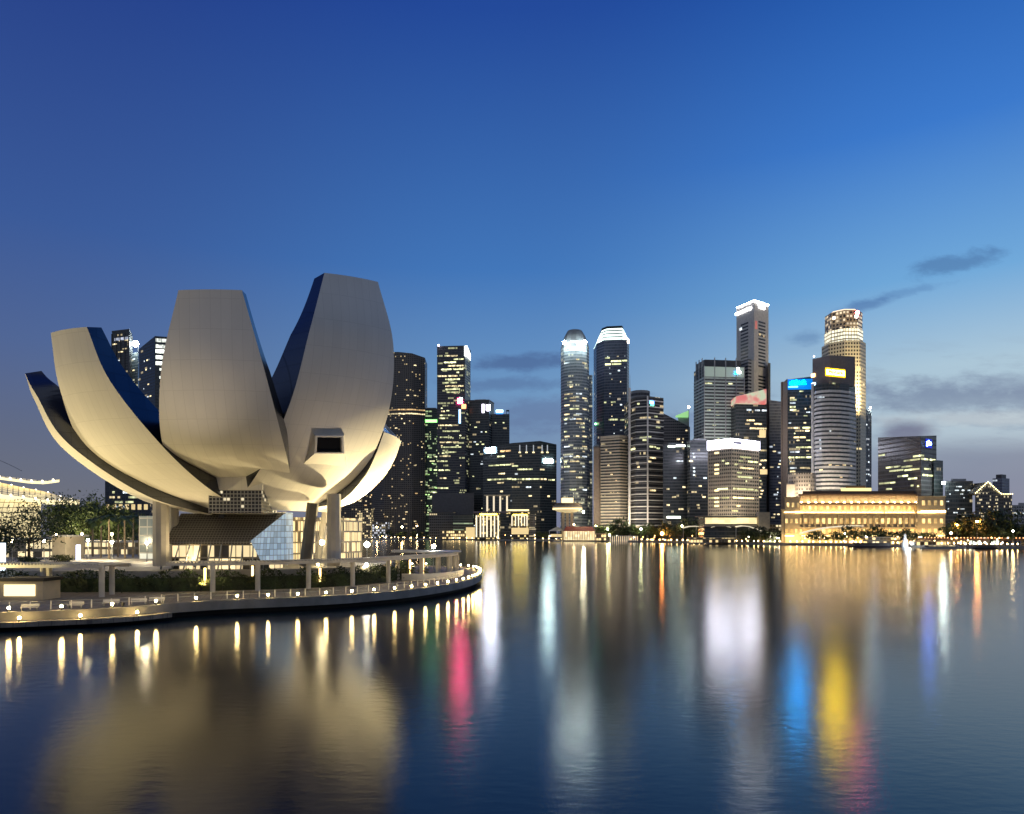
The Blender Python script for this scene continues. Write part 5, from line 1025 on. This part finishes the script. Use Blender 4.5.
MB().box(PX(704, 689), PX(768, 689), 686.5, 689, PZ(526.5, 689), PZ(525, 689)).build('canopy', STONE, t_); MB().box(PX(756, 692), PX(767, 692), 684, 692, 2, PZ(512.5, 692)).build('stair_tower', CREAM, t_)
# disc tower
t_ = thing('disc_tower', 'slim lit tower carrying a wide disc-shaped restaurant deck', 'tower', (PX(567, 880), 880, 2), QB); cx, zz = PX(567.5, 880), lambda y_: PZ(y_, 880)
for dx_ in (-5.5, 0, 5.5): MB().box(cx + dx_ - 1.6, cx + dx_ + 1.6, 878, 884, 2, zz(511)).build('shaft', CREAM, t_)
mb = MB(); prof = [(3, 513), (13, 511.5), (18, 509), (18.5, 507.5)]
def revm(mb, cx, cy, prof, n=24, mi=0):
    rows = [[(cx + r_ * math.cos(2 * math.pi * k / n), cy + r_ * math.sin(2 * math.pi * k / n), PZ(y_, 880)) for k in range(n + 1)] for r_, y_ in prof]; return mb.sheet(rows, mi)
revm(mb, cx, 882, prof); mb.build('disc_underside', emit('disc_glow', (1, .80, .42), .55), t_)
revm(MB(), cx, 882, [(18.5, 507.5), (18, 505.8), (.1, 505.7)]).build('disc_wall', STONE, t_); revm(MB(), cx, 882, [(18.7, 509.6), (18.7, 508.6)]).build('disc_light', GOLDW, t_)
revm(MB(), cx, 882, [(16, 505.7), (16, 504), (19.5, 503.4), (.1, 503)]).build('upper_deck', STONE, t_); MB().box(cx - 7, cx + 7, 876, 888, zz(503.2), zz(498)).build('lantern', GOLDW, t_)
# columned hotel with tall lit fins
t_ = thing('waterfront_hotel', 'boxy waterfront hotel striped by tall lit white fins, with a roof portal', 'hotel', (PX(510, 985), 985, 2), QB); Yh = 985
def wbx(name, px0, px1, y0, y1, Y, D, m_): return MB().box(PX(px0, Y), PX(px1, Y), Y, Y + D, max(2, PZ(y1, Y)), PZ(y0, Y)).build(name, m_, t_)
HG = facade('hotel_dark_glazing', (.1, .09, .08), (.05, .045, .035), 3, 4, .2, .3, lit=.45, litcol=(1, .75, .3), ls=.8, runs=1)
wbx('wall', 475, 500, 513, 545, Yh, 25, HG); wbx('wall', 500, 512, 516, 545, Yh + 8, 20, G_DARK); wbx('wall', 511, 529, 514, 545, Yh, 25, HG); wbx('wall', 529, 536, 514, 545, Yh + 5, 20, facade('lattice_pale', (.3, .28, .24), (.06, .06, .06), 2, 2.4, .3, .3, .3, ls=.6))
wbx('roof_slab', 473, 508, 511.3, 512.99, Yh - 3, 30, mat('mauve_roof', (.25, .2, .22), .7)); wbx('roof_slab', 507, 529, 509.4, 510.8, Yh - 3, 28, GOLDW); wbx('terrace', 506, 530, 511, 513.9, Yh - 1, 26, HG)
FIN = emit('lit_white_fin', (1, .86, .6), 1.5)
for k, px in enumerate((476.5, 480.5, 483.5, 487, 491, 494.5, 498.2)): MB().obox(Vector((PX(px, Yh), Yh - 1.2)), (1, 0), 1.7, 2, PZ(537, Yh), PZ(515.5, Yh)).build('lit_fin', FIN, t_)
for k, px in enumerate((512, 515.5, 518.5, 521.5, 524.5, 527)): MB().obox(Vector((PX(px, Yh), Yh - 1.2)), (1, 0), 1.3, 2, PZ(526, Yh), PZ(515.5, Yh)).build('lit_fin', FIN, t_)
for px in (485, 492): window(t_.root if False else t_, (PX(px, Yh), Yh - .3, PZ(514.2, Yh)), 0, 14, 1.6, SG_YEL, .4, 'light_band')
window(t_, (PX(520, Yh), Yh - .3, PZ(514.8, Yh)), 0, 20, 1.4, SG_YEL, .4, 'light_band'); window(t_, (PX(520, Yh), Yh - .3, PZ(531, Yh)), 0, 24, 9, GOLDF, .4, 'arcade_window')
for px in (487.2, 493.8, 500.2, 507): MB().box(PX(px, 1000) - 1.2, PX(px, 1000) + 1.2, 999, 1002, PZ(513, 1000), PZ(496, 1000)).build('portal_column', emit('portal_light', (1, .85, .6), .9), t_)
MB().box(PX(484, 1000), PX(510, 1000), 997, 1006, PZ(495.99, 1000), PZ(494.8, 1000)).build('portal_roof', CREAM, t_)
# pier hall with a red roof
t_ = thing('pier_hall', 'long pier hall with a red pitched roof and glowing arcade', 'pier hall', (PX(579, 862), 862, 2), QB); Yp = 862
xa, xb = PX(565, Yp), PX(594.5, Yp); MB().box(xa, xb, Yp, Yp + 16, 2, PZ(531, Yp)).build('wall', emit('arcade_glow', (1, .78, .42), 1.0, .3, 3), t_)
mb = MB(); zr, ze = PZ(526.5, Yp), PZ(531.2, Yp); mb.face([(xa - 1, Yp - 1.5, ze), (xb + 1, Yp - 1.5, ze), (xb - 2, Yp + 8, zr), (xa + 2, Yp + 8, zr)]); mb.face([(xb + 1, Yp + 17.5, ze), (xa - 1, Yp + 17.5, ze), (xa + 2, Yp + 8, zr), (xb - 2, Yp + 8, zr)]); mb.face([(xb + 1, Yp - 1.5, ze), (xb + 1, Yp + 17.5, ze), (xb - 2, Yp + 8, zr)]); mb.face([(xa - 1, Yp + 17.5, ze), (xa - 1, Yp - 1.5, ze), (xa + 2, Yp + 8, zr)])
mb.build('roof', mat('red_roof', (.36, .07, .05), .7), t_)
for k in range(13): MB().box(xa + (xb - xa) * k / 12 - .45, xa + (xb - xa) * k / 12 + .45, Yp - 1.2, Yp - .3, 2, ze).build('pillar', WHITEP, t_)
# tent roof beside it
t_ = thing('tent_pavilion', 'grey peaked tent roof on posts left of the red-roofed pier hall', 'pavilion', (PX(557, 885), 885, 2), QB); mb = MB(); xa, xb = PX(549, 885), PX(566, 885); ap = ((xa + xb) / 2, 892, PZ(526.5, 885)); q = [(xa, 885, PZ(531, 885)), (xb, 885, PZ(531, 885)), (xb, 900, PZ(531, 885)), (xa, 900, PZ(531, 885))]
for i in range(4): mb.face([q[i], q[(i + 1) % 4], ap])
mb.build('roof', W_GREY, t_); window(t_, ((xa + xb) / 2, 890, PZ(535.5, 885)), 0, 17, 3.5, GOLDF, .5, 'lit_counter')
for x in (xa + .5, (xa + xb) / 2, xb - .5): MB().box(x - .25, x + .25, 885, 885.5, 2, PZ(531, 885)).build('post', WHITEP, t_)
def low(label, px0, px1, y0, Y, D, fm, rm=None, nm='waterfront_building', cat='building', over=1.0): return pav(nm, label, cat, px0, px1, y0, Y, D, fm, z0=2, group=QB, over=over, rm=rm or W_DARK)
QG = facade('quay_shopfront', (.3, .25, .18), (.2, .16, .1), 3, 4.5, .2, .3, lit=.7, litcol=(1, .74, .34), ls=1.2, runs=1)
low('low grey block with dim upper windows left of the fin-striped hotel', 429, 455, 512, 1060, 20, facade('dim_grey', (.17, .16, .15), (.05, .05, .045), 3, 4, .3, .4, lit=.12, ls=.7)); low('low louvred block with green-grey bands left of the fin-striped hotel', 453, 473, 514.5, 1045, 20, facade('louvre_green', (.18, .19, .16), (.05, .055, .05), 8, 3.2, .02, .5, lit=.1, litcol=(.8, 1, .6), ls=.4))
low('row of lit waterside shops far left, under the louvred block', 440, 468, 530, 1030, 10, QG, STONE); low('tiny yellow-lit ticket hall beside the fin-striped hotel', 466, 474.5, 527, 1015, 10, GOLDF, STONE)
low('lit block with pale window grid at the foot of the apartment towers', 355, 371, 508.5, 1150, 20, facade('lit_grid_block', (.2, .18, .15), (.06, .06, .06), 3, 3.6, .3, .35, lit=.55, litcol=(1, .8, .42), ls=.9, runs=1)); low('low glassy block with bluish windows right of the lit grid block', 372, 388, 522, 1130, 20, facade('bluish_low', (.16, .16, .17), (.06, .07, .08), 3, 4, .25, .3, lit=.4, litcol=(.85, .9, 1), ls=.7, runs=1))
low('lit restaurant terrace between the red-roofed pier and the glass jetty', 596, 606, 533, 845, 8, QG, STONE); low('small bar with a green-white roof sign beneath the dark paired blocks', 667, 681, 519, 800, 14, G_DARK); 
o = MB().box(PX(667, 798), PX(680.5, 798), 798, 798.6, PZ(518.2, 798), PZ(516.3, 798)).build('light_sign', emit('quay_sign_green_white', (.85, 1, .8), 7)); tag(o, 'green-white glowing sign strip on the small quay bar', 'sign')
low('lit restaurant row beneath the wave canopies', 690, 735, 537.5, 672, 7, QG, STONE); low('glass-fronted cafe with a greenish glow below the golden pavilion', 763, 780, 531, 668, 8, facade('green_cafe', (.3, .3, .2), (.2, .22, .12), 3, 4, .15, .2, lit=.9, litcol=(.95, .95, .5), ls=.8, runs=1), STONE); low('cream block between golden pavilion and golden hotel', 766, 784, 524.5, 690, 12, facade('cream_lit', (.5, .42, .3), (.2, .17, .12), 3, 4, .3, .3, lit=.7, litcol=(1, .8, .45), ls=.9, runs=1), STONE)
low('lit quayside restaurant in front of the golden hotel, beside the white statue', 868, 900, 537, 566, 8, QG, STONE); low('glowing riverside restaurant right of the white statue', 916, 946, 541, 533, 7, QG, STONE); low('low hall with a bright white-green fascia below the gabled block', 978, 1000, 535.5, 560, 10, emit('fascia_white_green', (.9, 1, .85), 2.2), STONE); low('small warm-lit terrace left of the white-green fascia hall', 958, 974, 534, 575, 10, QG, STONE); low('grey low roofscape beside the dark block, behind the bridge', 958, 976, 514, 640, 14, facade('grey_low', (.3, .29, .27), (.08, .08, .08), 3, 4, .3, .4, lit=.2, ls=.6), W_GREY)
# glass jetty with lit posts
t_ = thing('jetty', 'short jetty fenced by upright glowing posts between pier hall and orange lamp', 'jetty', (PX(624, 822), 822, 0), QB); xa, xb = PX(610, 822), PX(637, 822); MB().box(xa, xb, 820, 828, -1, 2.2).build('deck', CONC, t_)
for k in range(14): MB().box(xa + (xb - xa) * k / 13 - .35, xa + (xb - xa) * k / 13 + .35, 819.4, 819.95, .5, 7).build('lit_post', emit('jetty_post_glow', (1, .85, .6), .9), t_)
MB().box(xa, xb, 819, 826, 7.002, 7.6).build('roof', W_GREY, t_)
# footbridge at right
t_ = thing('bridge', 'low road bridge with a row of amber lights along its deck, right edge', 'bridge', (PX(990, 540), 540, 0)); mb = MB(); xa, xb = PX(925, 545), PX(1060, 500)
mb.prism([(xa, 545), (xb, 500), (xb, 510), (xa, 555)], PZ(540.5, 530), PZ(538.3, 530), 0, None, True); mb.build('deck', HDK, t_)
for k in range(40): f = k / 39; MB().box(xa + (xb - xa) * f - .3, xa + (xb - xa) * f + .3, 544.6 - 45 * f, 544.95 - 45 * f, PZ(538.2, 530), PZ(537.3, 530)).build('amber_light', emit('bridge_amber', (1, .45, .18), 3), t_)
for f in (.2, .5, .8): MB().obox(Vector((xa + (xb - xa) * f, 550 - 45 * f)), (1, 0), 3, 6, -1, PZ(540.6, 530)).build('pier', CONC, t_)
# wave canopies
def canopy(label, pts, Y, D=6):
    t_ = thing('canopy', label, 'canopy', (PX(pts[0][0], Y), Y, 2), 'wave-roofed canopies on the quay'); rows = [[(PX(a, Y), Y + d_, PZ(b_, Y) - dz_) for a, b_ in pts] for d_, dz_ in ((0, 0), (D, -.3), (D, .4), (0, .7), (0, 0))]
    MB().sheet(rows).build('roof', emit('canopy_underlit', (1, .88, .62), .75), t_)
    for a, b_ in pts[::2]: MB().tube((PX(a, Y), Y + D / 2, 2), (PX(a, Y), Y + D / 2, PZ(b_, Y) - .3), .22, n=6).build('post', WHITEP, t_)
canopy('first small wave canopy, left of three below the golden pavilion', [(684, 527.6), (690, 526.2), (697, 526), (703, 527)], 715); canopy('second small wave canopy in the middle below the golden pavilion', [(711, 527), (717, 525.4), (724, 525.4), (731, 527)], 690); canopy('third wave canopy dipping to the right below the golden pavilion', [(737, 526.5), (743, 525.6), (750, 526.2), (757, 528.6), (763, 531), (769, 531.4)], 676)
canopy('long arched white canopy before the golden hotel', [(803, 532.8), (812, 530.4), (822, 528.4), (832, 527), (843, 526), (855, 525.4), (864, 525.6)], 612, 7)
# statue
t_ = thing('statue', 'brightly floodlit white statue on a pedestal at the water before the hotel', 'statue', (PX(905, 549), 549, 0)); x = PX(905, 549); WS = mat('white_stone', (.8, .8, .8), .6)
MB().prism(ngon(902, 908, 549, 10), -1, 4).build('pedestal', WS, t_); mb = MB()
for (r0, z0), (r1, z1) in zip(((1.5, 4), (1.7, 5.5), (1.2, 7.5), (.9, 8.6), (1.15, 9.4)), ((1.7, 5.5), (1.2, 7.5), (.9, 8.6), (1.15, 9.4), (.5, 10.6))): mb.tube((x, 549, z0), (x, 549, z1), r0, r1, 12, caps=True)
mb.build('figure', WS, t_); l_ = bpy.data.lights.new('lamp_light', 'POINT'); l_.energy = 5000; l_.color = (.85, .95, 1); l_.shadow_soft_size = 1; o = bpy.data.objects.new('lamp_light', l_); o.location = (x - 1.5, 541, 3); link(o, t_)
MB().ball((x, 547.4, 4.8), .8, 0, 8, 5).build('uplight', emit('statue_uplight', (.85, .95, 1), 12), t_)
# boats
def boat(label, px0, px1, Y, zc, m_, lit):
    x0, x1 = PX(px0, Y), PX(px1, Y); L = x1 - x0; t_ = thing('tour_boat', label, 'boat', ((x0 + x1) / 2, Y, 0), 'tour boats at the far quay'); mb = MB(); N = 12; rows = []
    for i in range(N + 1):
        f = i / N; wv = 2.2 * math.sin(math.pi * min(1, f * 1.5 + .18) if f < .2 else math.pi * (.5 + .5 * max(0, (f - .75) / .25) ** 2 * .96)); x = x0 + L * f; up = 1.1 + .7 * max(0, f - .7) * 2
        rows.append([(x, Y - wv, up), (x, Y - wv * .7, -.3), (x, Y + wv * .7, -.3), (x, Y + wv, up), (x, Y - wv, up)])
    mb.sheet(rows); mb.build('hull', m_, t_); MB().box(x0 + L * .12, x0 + L * .75, Y - 1.6, Y + 1.6, 1.1, zc).build('cabin', W_DARK, t_); MB().box(x0 + L * .08, x0 + L * .79, Y - 1.9, Y + 1.9, zc + .002, zc + .25).build('roof', m_, t_)
    if lit: MB().box(x0 + L * .14, x0 + L * .73, Y - 1.75, Y - 1.63, 1.8, 2.3).build('lit_window', WARM, t_)
boat('long dark tour boat moored before the arched white canopy', 848, 903, 552, 3.2, mat('dark_hull', (.06, .05, .07), .5), False); boat('white low boat lit along its side, right of the statue', 921, 966, 502, 2.4, WHITEP, True); boat('small dark boat at the far end of the bridge', 974, 999, 492, 2.4, mat('black_hull', (.03, .03, .03), .5), False)
boat('small ferry with lit windows beside the red-roofed pier hall', 553, 563, 868, 3.2, WHITEP, True)
# ------------------------------------------------------------------ quay trees
protos = [tree('t', 11, 4.6, 16, 22, .85, LEAFD, None, .35), tree('t', 14, 5.5, 18, 22, .95, LEAFD, None, .4), tree('t', 9, 4.2, 14, 22, .8, LEAF, None, .3)]
placed = [False] * 3; zones = [(596, 660, 13, 'beneath the striped beige and banded towers', 22), (662, 704, 7, 'beneath the dark paired blocks', 16), (706, 772, 14, 'under the wave canopies', 9), (774, 800, 4, 'before the left end of the golden hotel', 10), (806, 852, 6, 'under the arched white canopy', 6), (852, 948, 15, 'before the golden hotel right of the arched canopy', 12), (950, 1022, 15, 'along the quay below the gabled block', 22), (376, 470, 11, 'on the distant quay under the apartment towers', 24), (536, 566, 4, 'around the disc tower', 14)]
for a, b_, n, where, off in zones:
    for k in range(n):
        px = a + (b_ - a) * (k + .5 + rnd.uniform(-.3, .3)) / n; Y = shoreY(px) + off + rnd.uniform(-5, 12); i = rnd.choice((0, 1, 2)); lab = 'dark leafy quay tree ' + where; g = 'quay trees ' + where; sc = rnd.uniform(.75, 1.15) * (1.7 if a in (596, 662, 950) else 1.0)
        if not placed[i]: placed[i] = True; t_ = protos[i]; t_.location = (PX(px, Y), Y, 2); t_['label'] = lab; t_['group'] = g; t_.scale = (sc,) * 3
        else: dup(protos[i], (PX(px, Y), Y, 2), rnd.random() * 6, lab, sc, g)
# ------------------------------------------------------------------ lamps on the far quay
QL = thing('quay_lamp', 'tiny amber lamp in the string along the far quay wall', 'lamp', group='string of quay wall lamps')
MB().tube((0, 0, 0), (0, 0, 1.2), .09, n=5).build('post', DARKM, QL); MB().ball((0, 0, 1.5), .42, 0, 6, 4).build('globe', emit('quay_lamp_glow', (1, .66, .25), 55), QL)
first = True; px = 372.0
while px < 1022:
    Y = shoreY(px) + 1.2; step = 5.4 if px > 680 else 6.6
    if not (475 < px < 535 or 562 < px < 596 or 608 < px < 640):
        if first: QL.location = (PX(px, Y), Y, 2); first = False
        else: dup(QL, (PX(px, Y), Y, 2))
    px += step * rnd.uniform(.8, 1.2)
SOD = emit('sodium_lamp', (1, .36, .08), 420); WWL = emit('white_street_lamp', (1, .93, .62), 300); WML = emit('warm_street_lamp', (1, .72, .3), 120); GRN = emit('greenish_street_lamp', (.95, 1, .5), 170); SML = emit('small_street_lamp', (1, .72, .36), 60)
for px, py, m_, r_, l_ in ((662, 533.5, SOD, 1.5, 'intense orange street lamp on the quay below the dark paired blocks'), (583.5, 512, WWL, 1.3, 'intense white lamp post right of the disc tower'), (607.5, 529, GRN, 1.1, 'pale green-white lamp left of the glass jetty'), (609.5, 535, WML, 1.0, 'warm lamp just above the glass jetty end'), (641, 529, GRN, .9, 'greenish lamp among the trees right of the glass jetty'), (402, 527, WML, 1.3, 'bright warm lamp under the curved apartment tower'), (377, 527, WML, 1.1, 'warm lamp at the foot of the leftmost apartment tower'), (431, 528, WML, 1.2, 'orange-white lamp left of the low grey block'), (343, 526, SML, 1.2, 'warm lamp seen just right of the museum column'), (352, 527, SML, 1.3, 'warm lamp left of the lit grid block'), (417, 526, SML, 1.0, 'small amber lamp between two brighter warm lamps'), (568, 525, SML, 1.0, 'amber lamp above the red pier roof, left end'), (574, 524.5, SML, 1.0, 'amber lamp above the red pier roof, middle'), (596, 526, SML, .9, 'amber lamp right of the red pier roof'), (682, 526, WML, .9, 'amber lamp left of the first wave canopy'), (957, 525, SOD, .55, 'small orange lamp right of the golden hotel'), (977, 521.5, SOD, .7, 'orange lamp before the gabled block'), (1013, 531, WML, .6, 'white lamp near the right edge above the bridge'), (951, 533, SML, .8, 'warm lamp at the hotel end of the bridge'), (845, 533.5, SML, .8, 'warm lamp under the arched canopy'), (866, 537, WWL, .45, 'white lamp beside the quayside restaurant'), (895, 539, WML, .5, 'warm lamp left of the white statue'), (938, 543, SML, .6, 'low warm lamp at the riverside restaurant')):
    Y = shoreY(px) + (3 if py > 530 else 14); post('street_lamp', l_, px, py, Y, r_, m_, 2, 'street lamps on the far quay')
# glints of cafe light along the quay
CAF = [emit('cafe_lamp_warm', (1, .72, .32), 25), emit('cafe_lamp_white', (1, .92, .75), 25), emit('cafe_lamp_amber', (1, .5, .15), 25)]
for m_, nm in zip(CAF, ('warm', 'white', 'amber')):
    first = None
    for k in range(30):
        px = rnd.uniform(690, 1015) if rnd.random() < .62 else rnd.uniform(376, 690); Y = shoreY(px) + rnd.uniform(4, 16); z_ = rnd.uniform(2.6, 8)
        if first is None:
            first = thing('cafe_lamp', 'tiny %s lantern among the quayside cafes' % nm, 'lantern', group='%s lanterns of the quayside cafes' % nm); MB().tube((0, 0, -1), (0, 0, 0), .07, n=4).build('stem', DARKM, first); MB().ball((0, 0, .2), .4, 0, 6, 4).build('globe', m_, first); first.location = (PX(px, Y), Y, z_)
        else: dup(first, (PX(px, Y), Y, z_))
